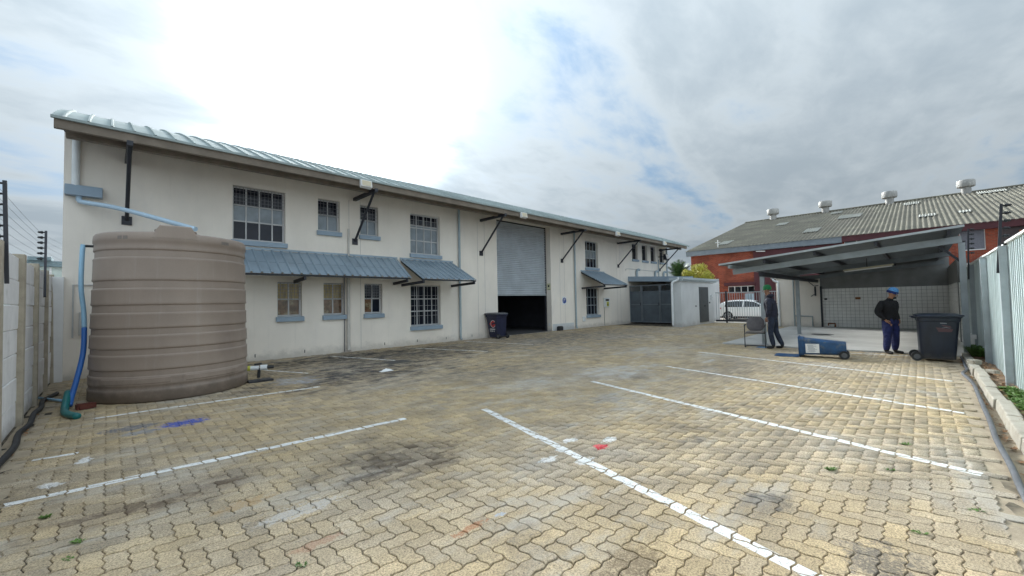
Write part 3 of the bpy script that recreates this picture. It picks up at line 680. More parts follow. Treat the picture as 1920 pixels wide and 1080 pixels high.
mb = MB(); mb.hexa([(-0.68,DW-0.2,3.99),(-0.10,DW-0.2,3.99),(-0.10,DW-0.005,3.99),(-0.68,DW-0.005,3.99)], [(-0.68,DW-0.13,4.23),(-0.10,DW-0.13,4.23),(-0.10,DW-0.005,4.23),(-0.68,DW-0.005,4.23)]); part('hopper_box', mb, sill_blue, wh, bevel=0.01)
downpipe(bez([(-0.46,DW-0.08,4.0),(-0.46,DW-0.09,3.90),(-0.36,DW-0.2,3.845),(0.2,DW-0.8,3.68),(1.28,10.55,3.13)], 6), 0.05, blue_pipe, 'tank_feed_pipe')
for k in range(9):
    xx = 2.9+k*1.28
    if xx < 11.9:
        mb = MB(); mb.box(xx-0.012, xx+0.012, DW-0.003, DW-0.001, 0.10, 0.19); part('weep_slot', mb, steel_dark, wh)
mb = MB(); mb.box(15.75, 17.5, DW-0.012, DW-0.001, 0.0, 0.34); part('skirting', mb, plaster_grey, wh)
mb = MB(); mb.tube([(-0.53,DW-0.03,0.9),(-0.53,DW-0.03,2.05),(-0.1,DW-0.03,2.05)], 0.016, 6); mb.tube([(-0.40,DW-0.05,0.95),(-0.40,DW-0.05,1.45)], 0.04, 8); part('conduit', mb, frame_m, wh)
mb = MB(); mb.box(18.29,18.52,DW-0.05,DW-0.001,0.36,0.62); part('meter_socket', mb, white_pipe, wh, bevel=0.01)
mb = MB(); mb.tube([(23.0,DW-0.03,3.3),(23.0,DW-0.03,3.42),(23.4,DW-0.03,3.45),(27.6,DW-0.03,3.42)],0.014,6); part('conduit', mb, frame_m, wh)
for xx in (24.3, 26.9, 28.2):
    mb = MB(); mb.tube(bez([(xx,DW-0.08,2.9),(xx,DW-0.08,3.3),(xx+0.06,DW-0.14,3.42),(xx+0.16,DW-0.2,3.40)],5), 0.075, 10); part('vent_pipe', mb, grey_pipe, wh, smooth=True)
mb = MB(); mb.tube([(27.5,DW-0.05,2.9),(27.5,DW-0.05,4.25)],0.035,8); part('conduit', mb, grey_pipe, wh)

# floodlights, camera, signs
def floodlight(x, label, y=11.44, z=5.05):
    t = thing('floodlight', label, 'floodlight', (x, y, z), group='floodlights along the eave')
    mb = MB(); mb.hexa([(x-0.17,y-0.10,z-0.09),(x+0.17,y-0.10,z-0.09),(x+0.17,y+0.02,z-0.13),(x-0.17,y+0.02,z-0.13)], [(x-0.17,y-0.06,z+0.11),(x+0.17,y-0.06,z+0.11),(x+0.17,y+0.04,z+0.10),(x-0.17,y+0.04,z+0.10)]); part('housing', mb, white_paint, t, bevel=0.01)
    mb = MB(); mb.add([(x-0.14,y-0.103,z-0.065),(x+0.14,y-0.103,z-0.065),(x+0.14,y-0.071,z+0.09),(x-0.14,y-0.071,z+0.09)], [(0,1,2,3)]); part('lens', mb, mat('lamp_lens', (0.62,0.55,0.40), 0.3, var=0.05), t)
    mb = MB(); mb.box(x-0.02,x+0.02,y+0.03,y+0.07,z-0.02,z+0.08); part('bracket', mb, steel_dark, t)
floodlight(5.37, 'pale square floodlight on the fascia above the two small upper windows'); floodlight(12.12, 'floodlight on the fascia beside the roller door'); floodlight(19.5, 'floodlight on the fascia above the farther awning')
floodlight(25.2, 'floodlight on the fascia above the row of narrow windows')
t = thing('flood_lamp', 'black lamp on an arm before the last narrow window', 'lamp', (27.75, DW-0.3, 4.35))
mb = MB(); mb.bar((27.5,DW-0.05,4.45),(27.62,DW-0.45,4.45),0.05,0.05); part('arm', mb, steel_dark, t)
mb = MB(); mb.hexa([(27.5,DW-0.65,4.25),(27.95,DW-0.65,4.25),(27.95,DW-0.40,4.22),(27.5,DW-0.40,4.22)], [(27.5,DW-0.55,4.62),(27.95,DW-0.55,4.62),(27.95,DW-0.42,4.62),(27.5,DW-0.42,4.62)]); part('housing', mb, steel_dark, t, bevel=0.01)
mb = MB(); mb.add([(27.53,DW-0.653,4.28),(27.92,DW-0.653,4.28),(27.92,DW-0.565,4.59),(27.53,DW-0.565,4.59)], [(0,1,2,3)]); part('lens', mb, white_paint, t)
t = thing('security_camera', 'small round white security camera under the eave beside the third upper window', 'camera', (5.82, DW-0.1, 4.95))
mb = MB(); mb.lathe([(0.02,0.0),(0.07,0.0),(0.075,-0.05),(0.05,-0.11),(0.01,-0.12)], (5.82,DW,4.98), 16, 'y'); part('housing', mb, white_paint, t, smooth=True)
mb = MB(); mb.lathe([(0.005,-0.121),(0.045,-0.118),(0.04,-0.13),(0.005,-0.135)], (5.82,DW,4.98), 16, 'y'); part('lens', mb, black_plastic, t, smooth=True)
t = thing('round_sign', 'blue round sign on white square plate beside the roller door', 'sign', (16.72, DW, 1.55))
mb = MB(); mb.box(16.56,16.90,DW-0.008,DW-0.002,1.29,1.71); part('plate', mb, white_paint, t)
mb = MB(); mb.lathe([(0.001,0.0),(0.15,0.0),(0.15,-0.003),(0.001,-0.003)], (16.73,DW-0.009,1.51), 24, 'y'); part('disc', mb, sign_blue, t)
mb = MB(); mb.ngon([(16.68,DW-0.0135,1.42),(16.70,DW-0.0135,1.42),(16.70,DW-0.0135,1.60),(16.78,DW-0.0135,1.60),(16.80,DW-0.0135,1.55),(16.75,DW-0.0135,1.50),(16.76,DW-0.0135,1.58),(16.70,DW-0.0135,1.63),(16.66,DW-0.0135,1.56)]); part('symbol', mb, white_paint, t)
t = thing('jamb_sign', 'small pale yellow notice on the roller door jamb', 'sign', (15.68, DW+0.15, 2.2))
mb = MB(); mb.box(15.685,15.697,DW+0.04,DW+0.26,2.05,2.38); part('plate', mb, mat('cream_sign', (0.6,0.57,0.38), 0.6), t)
mb = MB(); mb.box(15.682,15.6845,DW+0.10,DW+0.20,2.20,2.30); mb.box(15.682,15.6845,DW+0.06,DW+0.20,2.07,2.085); part('symbol', mb, black_plastic, t)
t = thing('jamb_switch', 'small white switch plate at the foot of the roller door jamb', 'switch', (15.68, DW+0.15, 0.3))
mb = MB(); mb.box(15.68,15.698,DW+0.10,DW+0.20,0.26,0.40); part('plate', mb, white_paint, t, bevel=0.004)
t = thing('meter_box', 'white metering box with yellow warning sticker below the farther awning', 'meter box', (20.65, DW, 1.3))
mb = MB(); mb.box(20.4,20.95,DW-0.09,DW-0.002,1.08,1.62); part('box', mb, white_pipe, t, bevel=0.01)
mb = MB(); mb.box(20.50,20.86,DW-0.094,DW-0.091,1.44,1.55); part('window', mb, black_plastic, t)
mb = MB(); mb.box(20.60,20.84,DW-0.094,DW-0.091,1.13,1.40); sy = part('sticker', mb, sign_yellow, t)
mb = MB(); mb.ngon([(20.68,DW-0.0955,1.17),(20.76,DW-0.0955,1.17),(20.78,DW-0.0955,1.23),(20.73,DW-0.0955,1.36),(20.70,DW-0.0955,1.28),(20.66,DW-0.0955,1.22)]); part('symbol', mb, black_plastic, sy)
mb = MB(); mb.tube([(20.45,DW-0.02,1.08),(20.45,DW-0.02,0.02)],0.012,6); part('conduit', mb, frame_dark, t)
mb = MB(); mb.box(16.05,16.33,DW-0.22,DW-0.02,0.0,0.20); mb.box(16.07,16.31,DW-0.20,DW-0.04,0.20,0.225); solo('bait_box', mb, black_plastic, 'small black box on the ground beside the roller door', 'box', bevel=0.012)

# ------------------------------------------------------------------ cage store, small room
cg = thing('storage_cage', 'blue-grey lean-to cage with sheeted gates under a slate fascia roof', 'storage cage', (23.4, 11.2, 0))
XC = 23.4
mb = MB(); mb.hexa([(XC-0.12,9.0,2.44),(XC-0.06,9.0,2.44),(XC-0.06,DW-0.003,2.64),(XC-0.12,DW-0.003,2.64)], [(XC-0.12,9.0,2.73),(XC-0.06,9.0,2.73),(XC-0.06,DW-0.003,2.95),(XC-0.12,DW-0.003,2.95)]); part('fascia', mb, sill_blue, cg)
mb = MB(); mb.hexa([(XC-0.055,9.42,2.64),(28.8,9.42,2.64),(28.8,DW-0.003,2.82),(XC-0.055,DW-0.003,2.82)], [(XC-0.055,9.42,2.68),(28.8,9.42,2.68),(28.8,DW-0.003,2.86),(XC-0.055,DW-0.003,2.86)]); part('roof', mb, awning_blue, cg)
gate_m = mat('gate_sheet', (0.10, 0.125, 0.15), 0.55, metal=0.2, var=0.12)
edges_y = [DW-0.01, 12.18, 11.0, 9.62]
for k in range(3):
    ya, yb_ = edges_y[k], edges_y[k+1]; f = MB(); t_ = 0.05
    f.box(XC, XC+0.05, yb_+0.01, yb_+0.01+t_, 0.08, 2.36); f.box(XC, XC+0.05, ya-0.01-t_, ya-0.01, 0.08, 2.36)
    for zz_ in (0.08, 1.15, 2.31): f.box(XC+0.001, XC+0.049, yb_+0.01+t_, ya-0.01-t_, zz_, zz_+0.05)
    gp = part('gate_leaf', f, mat('gate_frame', (0.17,0.195,0.22), 0.5, metal=0.2), cg)
    mb = MB(); mb.box(XC+0.052, XC+0.06, yb_+0.012, ya-0.012, 0.08, 2.0); part('sheet', mb, gate_m, gp)
    mb = MB()
    for q in range(1, 14): yy = yb_+(ya-yb_)*q/14; mb.box(XC+0.02, XC+0.03, yy-0.006, yy+0.006, 2.0, 2.31)
    part('bars', mb, gate_m, gp)
    mb = MB(); mb.box(XC-0.03, XC, yb_+0.05, yb_+0.09, 1.12, 1.28); part('latch', mb, steel_dark, gp)
mb = MB(); mb.box(28.7, 28.8, 9.42, DW-0.01, 0, 2.75); mb.box(XC+0.06, 28.7, 9.42, 9.5, 0, 2.6); part('inner_wall', mb, plaster_grey, cg)
rm = thing('small_room', 'small flat-roofed grey plaster room with a dark louvred door', 'outbuilding', (21.4, 8.9, 0))
RX0, RX1, RY = 21.4, 26.1, 8.9
mb = MB(); mb.box(RX0, RX1, RY, 9.41, -0.15, 2.42); part('wall', mb, plaster_grey, rm)
mb = MB(); mb.box(RX0-0.04, RX1+0.28, RY-0.10, 9.45, 2.42, 2.50); mb.box(RX0-0.08, RX1+0.38, RY-0.18, 9.48, 2.501, 2.62); part('roof_coping', mb, mat('coping', (0.42,0.48,0.51), 0.7, var=0.08), rm)
dr = MB(); dr.box(23.85, 25.2, RY-0.03, RY-0.001, 0.12, 2.14); rd_ = part('door', dr, mat('door_grey', (0.075,0.085,0.09), 0.6, var=0.1), rm)
for k in range(22):
    mb = MB(); zz_ = 0.22+k*0.085; mb.bar((23.93, RY-0.035, zz_), (25.12, RY-0.035, zz_), 0.012, 0.05); part('louvre', mb, MATS['door_grey'], rd_)
mb = MB(); mb.tube([(24.5,RY-0.03,1.05),(24.5,RY-0.10,1.05),(24.62,RY-0.10,1.05)], 0.02, 8); part('handle', mb, black_plastic, rd_)
mb = MB(); mb.tube(bez([(21.30,9.0,2.62),(21.28,9.0,2.48),(21.22,9.18,2.40),(21.18,9.28,2.30)],4)+[(21.18,9.28,0.1)], 0.055, 10); part('downpipe', mb, white_pipe, rm, smooth=True)
mb = MB(); mb.box(25.6,25.78,RY-0.08,RY-0.001,1.55,1.68); mb.box(25.62,25.76,RY-0.06,RY-0.001,1.40,1.48); part('intercom', mb, white_pipe, rm)
mb = MB(); mb.box(25.4,25.46,RY-0.04,RY-0.001,1.18,1.27); mb.box(23.3,23.36,RY-0.03,RY-0.001,1.02,1.1); part('bell_push', mb, black_plastic, rm)

# sliding gate
gt = thing('sliding_gate', 'grey vertical-bar sliding gate in front of the white car', 'gate', (26.3, 6.9, 0))
GX = 26.3
mb = MB(); mb.bar((GX,8.85,1.80),(GX,4.6,1.80),0.05,0.05); part('top_rail', mb, steel_grey, gt)
mb = MB(); mb.bar((GX,8.85,0.12),(GX,4.6,0.12),0.06,0.10); part('bottom_rail', mb, steel_dark, gt)
bm_ = MB(); bm_.box(-0.011,0.011,-0.011,0.011,0.0,1.61); bar_me = bm_.mesh('gate_bar', steel_grey)
for k in range(33): inst('gate_bar', bar_me, gt, (GX, 8.8-k*0.128, 0.171))
mb = MB(); mb.box(GX-0.04,GX+0.04,8.20,8.28,0.0,1.9); part('gate_post', mb, steel_dark, gt)

# ------------------------------------------------------------------ carport and wash bay
cp = thing('carport', 'grey steel lean-to carport with sloping sheet roof over a concrete floor', 'carport', (14.4, 3.45, 0))
def cz(y): return 2.55+(4.30-y)*0.0925           # top of sheet
mb = corrugated(0, 10.6, [(0,0),(1,0)], 0.25, 0.03, 0.05, 0.02)
vs_ = []
for p in mb.v: yy = 4.42+(p[1])*(-0.74-4.42); vs_.append((13.55+p[0], yy, cz(yy)-0.03+p[2]))
mb.v = vs_; part('roof_sheet', mb, mat('carport_sheet', (0.14,0.16,0.175), 0.5, metal=0.3, var=0.1), cp)
mb = MB(); mb.bar((13.53,4.42,cz(4.42)-0.01),(13.53,-0.74,cz(-0.74)-0.01),0.03,0.05); part('edge_flashing', mb, mat('pale_steel',(0.42,0.45,0.46),0.6), cp)
for k, xr in enumerate((14.22, 19.06, 23.7)):
    mb = MB(); mb.bar((xr,4.22,cz(4.22)-0.245),(xr,-0.72,cz(-0.72)-0.245),0.07,0.16); part('rafter', mb, steel_grey if k == 0 else mat('dull_steel', (0.17,0.19,0.20), 0.6), cp)
for yy in (4.15, 3.2, 2.0, 0.75, -0.5):
    mb = MB(); z_ = cz(yy)-0.105; mb.box(13.6, 23.98, yy-0.028, yy+0.028, z_-0.055, z_+0.05); part('purlin', mb, steel_grey if yy in (4.15,) else MATS['dark_steel'], cp)
mb = MB(); mb.bar((14.2,3.46,2.20),(23.98,3.46,2.20),0.08,0.14); part('edge_beam', mb, steel_dark, cp)
for (x_, y_, h_) in ((14.42,3.46,2.13),(19.06,3.38,2.13),(14.32,-0.72,cz(-0.72)-0.33)):
    mb = MB(); mb.box(x_-0.055,x_+0.055,y_-0.055,y_+0.055,0.0,h_); mb.box(x_-0.09,x_+0.09,y_-0.09,y_+0.09,0.03,0.045); part('column', mb, steel_grey, cp)
mb = MB(); mb.bar((14.32,-0.68,cz(-0.72)-0.75),(14.32,-0.35,cz(-0.35)-0.33),0.05,0.05); part('knee_brace', mb, steel_dark, cp)
t = thing('strip_light', 'long cream fluorescent strip light under the carport roof', 'strip light', (19.2, 1.3, 2.5))
mb = MB(); mb.bar((18.9,1.95,cz(1.95)-0.37),(18.9,0.62,cz(0.62)-0.37),0.10,0.05); part('batten', mb, mat('cream_plastic', (0.55,0.50,0.36), 0.5), t)
mb = MB(); mb.tube([(18.9,1.92,cz(1.92)-0.415),(18.9,0.65,cz(0.65)-0.415)],0.019,8); part('tube', mb, white_paint, t)
mb = MB(); mb.bar((18.9,1.3,cz(1.3)-0.345),(18.9,1.3,cz(1.3)-0.04),0.02,0.02); part('hanger', mb, steel_dark, t)
BX = 24.0
wb = thing('wash_bay_building', 'cream plaster back building of the carport with a white tiled wall', 'outbuilding', (BX, 2.2, 0))
mb = MB(); mb.box(BX, BX+0.25, 3.37, 5.16, -0.1, 2.40); part('wall', mb, plaster, wb)
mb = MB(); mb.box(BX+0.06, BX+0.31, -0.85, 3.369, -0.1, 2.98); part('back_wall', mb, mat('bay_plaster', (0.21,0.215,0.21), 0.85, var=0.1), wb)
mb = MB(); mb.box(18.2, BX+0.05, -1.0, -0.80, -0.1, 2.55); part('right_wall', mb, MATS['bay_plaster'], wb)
mb = MB(); mb.box(BX+0.26, BX+4.5, 5.0, 5.16, -0.15, 2.40); mb.box(BX-0.1, BX+4.5, 3.38, 5.36, 2.41, 2.49); part('roof_edge', mb, mat('pale_edge', (0.5,0.5,0.48),0.7), wb)
def tiles(parent, u0, u1, z0, z1, place, size=0.152):
    nu = int(round((u1-u0)/size)); nz = int(round((z1-z0)/size)); mb = MB()
    for a in range(nu):
        for b in range(nz):
            ua = u0+(u1-u0)*a/nu+0.004; ub = u0+(u1-u0)*(a+1)/nu-0.004; za = z0+(z1-z0)*b/nz+0.004; zb_ = z0+(z1-z0)*(b+1)/nz-0.004
            j = random.uniform(0, 0.0015); mb.hexa([place(ua,za,0),place(ub,za,0),place(ub,zb_,0),place(ua,zb_,0)], [place(ua,za,0.009+j),place(ub,za,0.009+j),place(ub,zb_,0.009+j),place(ua,zb_,0.009+j)])
    o = part('wall_tiles', mb, tile_m, parent); o['kind'] = 'stuff'; return o
mb = MB(); mb.box(BX+0.047, BX+0.059, -0.79, 3.36, 0.035, 1.83); part('grout_bed', mb, grout_m, wb)
tiles(wb, -0.79, 3.36, 0.04, 1.83, lambda u, z, h: (BX+0.046-h, u, z))
mb = MB(); mb.box(18.21, BX+0.04, -0.799, -0.793, 0.035, 1.83); part('grout_bed', mb, grout_m, wb)
tiles(wb, 18.22, 23.95, 0.04, 1.83, lambda u, z, h: (u, -0.792+h, z))
mb = MB(); mb.box(18.185, 18.199, -0.99, -0.81, 0.035, 1.83); part('grout_bed', mb, grout_m, wb)
tiles(wb, -0.99, -0.81, 0.04, 1.83, lambda u, z, h: (18.184-h, u, z), 0.18)
mb = MB(); mb.box(BX-0.06, BX+0.05, 3.30, 3.369, 0.03, 1.95); part('corner_guard', mb, steel_dark, wb)
mb = MB(); mb.box(BX-0.02,BX+0.03,3.12,3.22,1.30,1.38); part('outlet', mb, steel_dark, wb)
mb = MB(); mb.box(BX-0.02,BX+0.03,1.92,2.10,1.31,1.41); part('outlet', mb, rust_m, wb)
mb = MB(); mb.tube([(BX-0.08,3.1,0.1),(BX-0.08,3.1,0.2),(BX-0.08,2.85,0.2),(BX-0.08,2.85,0.05)],0.035,8); part('floor_tap', mb, rust_m, wb)
mb = MB(); mb.tube([(BX-0.06,3.85,2.25),(BX-0.06,3.6,1.98),(BX-0.06,3.42,1.99)],0.018,6); mb.tube([(BX-0.06,3.55,1.95),(BX-0.06,3.55,1.50)],0.035,6); mb.tube([(BX-0.06,3.55,1.6),(BX-0.06,3.72,1.48)],0.018,6); part('wall_bracket', mb, steel_dark, wb)
mb = MB(); mb.tube([(BX-0.05,4.42,2.4),(BX-0.05,4.42,0.05)],0.03,8); mb.tube([(BX-0.05,4.40,0.55),(BX-0.05,3.70,0.52),(BX-0.05,3.70,0.05)],0.03,8); part('pipe', mb, steel_grey, wb)
mb = MB(); mb.tube(bez([(BX-0.06,5.28,2.42),(BX-0.06,5.22,2.3),(BX-0.06,5.06,2.22),(BX-0.06,5.05,2.1)],4)+[(BX-0.06,5.05,0.02)],0.05,10); part('downpipe', mb, white_pipe, wb, smooth=True)
mb = MB(); mb.box(15.2,15.9,-0.93,-0.75,0.36,0.46); mb.box(15.25,15.29,-0.90,-0.86,0,0.36); mb.box(15.8,15.84,-0.90,-0.86,0,0.36); solo('trough_stand', mb, white_paint, 'small white shelf stand behind the standing dark bin', 'stand')
mb = MB(); mb.lathe([(0.0,0.034),(0.35,0.034),(0.36,0.031)], (19.3,2.7,0), 20, cap=False); solo('floor_drain', mb, steel_dark, 'dark drain cover in the carport floor', 'drain cover')

# ------------------------------------------------------------------ red brick factory behind
rb = thing('brick_factory', 'red brick factory with ridge ventilators and grey corrugated roof', 'factory', (36, 5, -0.2))
FX, FY1, FY0, EZ, RXX, RZ_ = 36.0, 14.0, -24.0, 5.45, 53.5, 10.28
fops = [(9.2,11.1,1.86,2.42), (-2.75,-1.75,4.0,5.32), (-5.6,-3.3,3.6,5.30), (5.2,6.6,4.72,5.30), (2.3,3.6,4.72,5.30)]
def ywall(y0, y1, z0, z1, x, ops):
    m0 = wall_mesh(y0, y1, z0, z1, 0, 0.25, ops); m0.v = [(x+p[1], p[0], p[2]) for p in m0.v]; return m0
part('wall', ywall(FY0, FY1, -0.2, EZ, FX, fops), brick_m, rb)
mb = MB(); mb.prism([(FX+0.26,-0.2),(FX+35,-0.2),(FX+35,EZ),(RXX,RZ_-0.15),(FX+0.26,EZ)], FY1-0.26, FY1-0.001, 'y'); part('gable_wall', mb, brick_m, rb)
mb = MB(); mb.box(FX-0.14, FX-0.002, 3.7, 9.15, 2.1, EZ-0.35); mb.box(FX-0.14, FX-0.002, 5.0, 9.19, -0.2, 2.098); part('painted_bay', mb, maroon_m, rb)
mb = MB(); mb.box(FX-0.30, FX-0.002, 3.70, FY1+0.3, EZ-0.32, EZ+0.10); part('fascia', mb, slate_m, rb)
mb = MB(); mb.box(FX-0.302, FX-0.002, FY0, 3.699, EZ-0.28, EZ+0.12); part('fascia', mb, maroon_m, rb)
mb = MB(); mb.box(FX-0.20, FX-0.002, 9.10, 11.35, 2.45, 2.72); part('lintel', mb, maroon_m, rb)
def fwin(o, n, frame, gl, rows=1):
    y0, y1, z0, z1 = o; f = MB(); x = FX+0.05; t_ = 0.06
    f.box(x,x+0.06,y0,y1,z0,z0+t_); f.box(x,x+0.06,y0,y1,z1-t_,z1)
    for k in range(n+1):
        yy = y0+(y1-y0)*k/n; f.box(x+0.001,x+0.059,max(y0,yy-t_/2),min(y1,yy+t_/2),z0+t_,z1-t_)
    wf = part('window', f, frame, rb)
    for k in range(n):
        mb = MB(); mb.box(x+0.02,x+0.03,y0+(y1-y0)*k/n+0.02,y0+(y1-y0)*(k+1)/n-0.02,z0+0.03,z1-0.03); part('pane', mb, gl, wf)
fwin(fops[0], 4, white_paint, glass_dark); fwin(fops[1], 1, white_paint, mat('obscured_glass',(0.16,0.16,0.19),0.5,var=0.35,vscale=30)); fwin(fops[2], 2, white_paint, mat('brown_glass',(0.06,0.035,0.035),0.3,var=0.2)); fwin(fops[3], 2, white_paint, glass_pale); fwin(fops[4], 2, white_paint, glass_pale)
mb = MB(); mb.box(FX-0.03,FX-0.002,-4.55,-4.0,4.55,4.95); part('notice_board', mb, mat('orange_board',(0.45,0.13,0.05),0.7), rb)
mb = MB(); mb.box(FX-0.45,FX-0.002,-2.9,-1.9,2.55,3.25); part('air_unit', mb, white_pipe, rb)
dm = MB(); dm.box(FX-0.06, FX-0.002, 9.25, 9.85, -0.2, 1.80); dd = part('door', dm, mat('pale_blue_door',(0.5,0.62,0.72),0.5), rb)
for k in (0,1): 
    mb = MB(); mb.box(FX-0.075, FX-0.061, 9.42+k*0.2, 9.47+k*0.2, -0.1, 1.75); part('rib', mb, slate_m, dd)
rp = []; 
def corr_y(x0, z0, x1, z1, ya, yb_, pitch, h):
    n = int(abs(yb_-ya)/pitch)*4; mb = MB(); rows = []
    L_ = math.hypot(x1-x0, z1-z0); nx, nz = -(z1-z0)/L_, (x1-x0)/L_
    for i in range(5):
        q = i/4; rows.append([(x0+(x1-x0)*q+nx*h*math.sin(2*PI*k/4), ya+(yb_-ya)*k/n, z0+(z1-z0)*q+nz*h*math.sin(2*PI*k/4)) for k in range(n+1)])
    mb.grid(rows); return mb
rf = part('roof', corr_y(FX-0.35, EZ+0.08, RXX, RZ_, FY1+0.35, FY0, 0.26, 0.05), asbestos_m, rb, smooth='all')
mb = MB(); mb.add([(RXX,FY1+0.35,RZ_),(RXX,FY0,RZ_),(FX+35,FY0,EZ),(FX+35,FY1+0.35,EZ)], [(0,1,2,3)]); part('back_roof', mb, asbestos_m, rb)
mb = MB(); mb.tube([(RXX,FY1+0.35,RZ_+0.02),(RXX,FY0,RZ_+0.02)],0.12,8); part('ridge_cap', mb, asbestos_m, rb)
def on_roof(q): return (FX-0.35+(RXX-FX+0.35)*q, EZ+0.08+(RZ_-EZ-0.08)*q)
for (yy, q, wy, wq) in ((11.9,0.10,0.9,0.10),(9.4,0.60,0.9,0.10),(6.0,0.20,1.0,0.12),(4.2,0.55,1.6,0.14),(5.6,0.82,0.9,0.09),(-0.5,0.28,0.9,0.07),(0.3,0.78,1.0,0.10),(-4.4,0.85,1.6,0.10),(-2.3,0.28,0.6,0.06)):
    (xa, za), (xb, zb_) = on_roof(q), on_roof(q+wq); dn = 0.065
    mb = MB(); n_ = int(wy*2/0.26)*4
    rows = [[(xa+(xb-xa)*i/3-0.016, yy-wy/2+wy*k/n_, za+(zb_-za)*i/3+dn+0.05*math.sin(2*PI*k/4)*0.8) for k in range(n_+1)] for i in range(4)]
    mb.grid(rows); part('skylight_sheet', mb, skylight_m, rb)
for yy in (11.5, 6.75, 1.8, -3.15):
    mb = MB(); mb.lathe([(0.34,-0.4),(0.32,0.50),(0.55,0.55),(0.58,0.66),(0.58,1.06),(0.53,1.14),(0.05,1.19)], (RXX, yy, RZ_), 20); part('ventilator', mb, vent_m, rb, smooth=True)
mb = MB(); mb.bar((FX-0.3,8.9,5.05),(FX-0.3,8.3,5.0),0.12,0.06); part('street_light', mb, white_paint, rb)
mb = MB(); mb.tube([(FX+0.4,11.9,EZ+0.2),(FX+0.4,11.9,EZ+0.9)],0.04,6); mb.tube([(FX+0.4,11.7,EZ+0.7),(FX+0.4,12.1,EZ+0.7)],0.03,6); part('vent_stub', mb, white_paint, rb)

# distant warehouse seen over the left wall
t = thing('distant_warehouse', 'distant pale building with a teal roof edge beyond the left wall', 'building', (-6, 42, -0.2))
mb = MB(); mb.box(-14,-1.0,40,52,-0.2,4.35); part('wall', mb, far_wall, t)
mb = MB(); mb.box(-14,-0.9,39.8,52,4.36,4.72); mb.box(-3.6,-2.6,39.5,41,4.721,4.95); part('roof_edge', mb, teal_roof, t)
for k in range(4):
    mb = MB(); mb.box(-7.5+k*1.6,-7.4+k*1.6,39.9,39.998,-0.2,4.3); part('pilaster', mb, white_paint, t)

# ------------------------------------------------------------------ left precast wall
lw = thing('precast_wall', 'white precast concrete panel wall with tan posts on the left', 'wall', (-0.85, 10, 0))
posts_y = [3.75, 5.30, 6.85, 8.47, 10.05, 11.60, 12.92]
pb = MB(); pb.box(-0.07,0.05,-0.065,0.065,-0.05,2.26); post_me = pb.mesh('post', post_m)
for k, yy in enumerate(posts_y):
    o = inst('post', post_me, lw, (-0.83, yy, 0), (random.uniform(-.008,.008), random.uniform(-.012,.004), random.uniform(-.05,.05)))
    b = o.modifiers.new('bevel','BEVEL'); b.width = 0.012; b.segments = 2
mb = MB(); mb.box(-0.83,-0.665,12.86,12.99,-0.05,2.21); part('end_post', mb, white_paint, lw)
pn = MB(); pn.box(-0.025,0.025,0.0,1.0,0.004,0.312); panel_me = pn.mesh('panel', panel_m)
for k in range(len(posts_y)-1):
    L_ = posts_y[k+1]-posts_y[k]-0.09
    for q in range(7):
        o = inst('panel', panel_me, lw, (-0.86+random.uniform(-.006,.006), posts_y[k]+0.045, q*0.316+0.0), (0, random.uniform(-.012,.012), random.uniform(-.004,.004)), (1, L_, 1))
        b = o.modifiers.new('bevel','BEVEL'); b.width = 0.008; b.segments = 1

def electric_fence(label, poles, wire_pairs, ins_dir, nins=6, zs=(0.93, 0.14), wires=True):
    t = thing('electric_fence', label, 'electric fence', poles[0][0])
    heads = []
    for (a, b) in poles:
        a = Vector(a); b = Vector(b); mb = MB(); mb.bar(a, b, 0.032, 0.032, up=(1,0,0)); pl = part('pole', mb, steel_dark, t)
        pts = []
        for k in range(nins):
            p = b+(a-b).normalized()*(0.03+0.118*k); e = p+Vector(ins_dir)*0.105; mb = MB(); d = Vector(ins_dir)
            mb.tube([p, p+d*0.035, p+d*0.04, p+d*0.065, p+d*0.07, p+d*0.085, e], [0.012,0.012,0.026,0.026,0.016,0.022,0.006], 8); part('insulator', mb, black_plastic, pl); pts.append(p+d*0.075)
        heads.append(pts)
    if wires:
        for (i, j) in wire_pairs:
            A = heads[i]; B = heads[j] if isinstance(j, int) else j
            for k in range(nins):
                mb = MB(); mb.tube([A[k], (A[k]+B[k])/2-Vector((0,0,0.012)), B[k]], 0.0022, 4, caps=False); part('wire', mb, MATS['grey_painted_steel'], t)
endp = [Vector((-0.70, DW-0.02, 2.92-0.118*k)) for k in range(6)]
electric_fence('electric fence on black poles above the left precast wall', [((-0.80,3.8,1.80),(-0.80,3.8,2.93)), ((-0.77,6.93,1.80),(-0.81,7.02,2.93)), ((-0.77,10.68,1.74),(-0.82,11.38,2.97))], [(0,1),(1,2),(2,endp)], (-1.0,0.1,0))

# ------------------------------------------------------------------ right sheet fence, kerb, soil
FYF = -0.96
fc = thing('sheet_fence', 'pale galvanised corrugated sheet fence along the right side', 'fence', (9.8, FYF, 0.1))
seams = [4.2, 7.0, 9.8, 12.6, 15.4, 18.2, 21.0, 23.9]
for k in range(len(seams)-1):
    a, b = seams[k], seams[k+1]; zt = 2.24+random.uniform(-0.02,0.02); mb = MB(); prof = []; x_ = a+0.02
    while x_ < b-0.03:
        prof += [(x_,0),(x_+0.055,0),(x_+0.070,0.045),(x_+0.125,0.045),(x_+0.145,0)]; x_ += 0.165
    prof.append((b-0.02,0))
    prof = [(xx, FYF-0.045+hh) for (xx, hh) in prof]
    rows = [[(xx, yy+random.uniform(-.0015,.0015), z_) for (xx, yy) in prof] for z_ in (0.02, 0.6, 1.2, 1.8, zt)]
    mb.grid(rows); part('sheet', mb, fence_m, fc)
    mb = MB(); mb.bar((a, FYF-0.01, zt+0.005),(b, FYF-0.01, zt+0.005),0.075,0.03); part('capping', mb, white_paint, fc)
    mb = MB(); mb.box(b-0.045,b+0.045,FYF+0.002,FYF+0.09,-0.05,zt-0.02-random.uniform(0,.04)); part('fence_post', mb, steel_grey, fc)
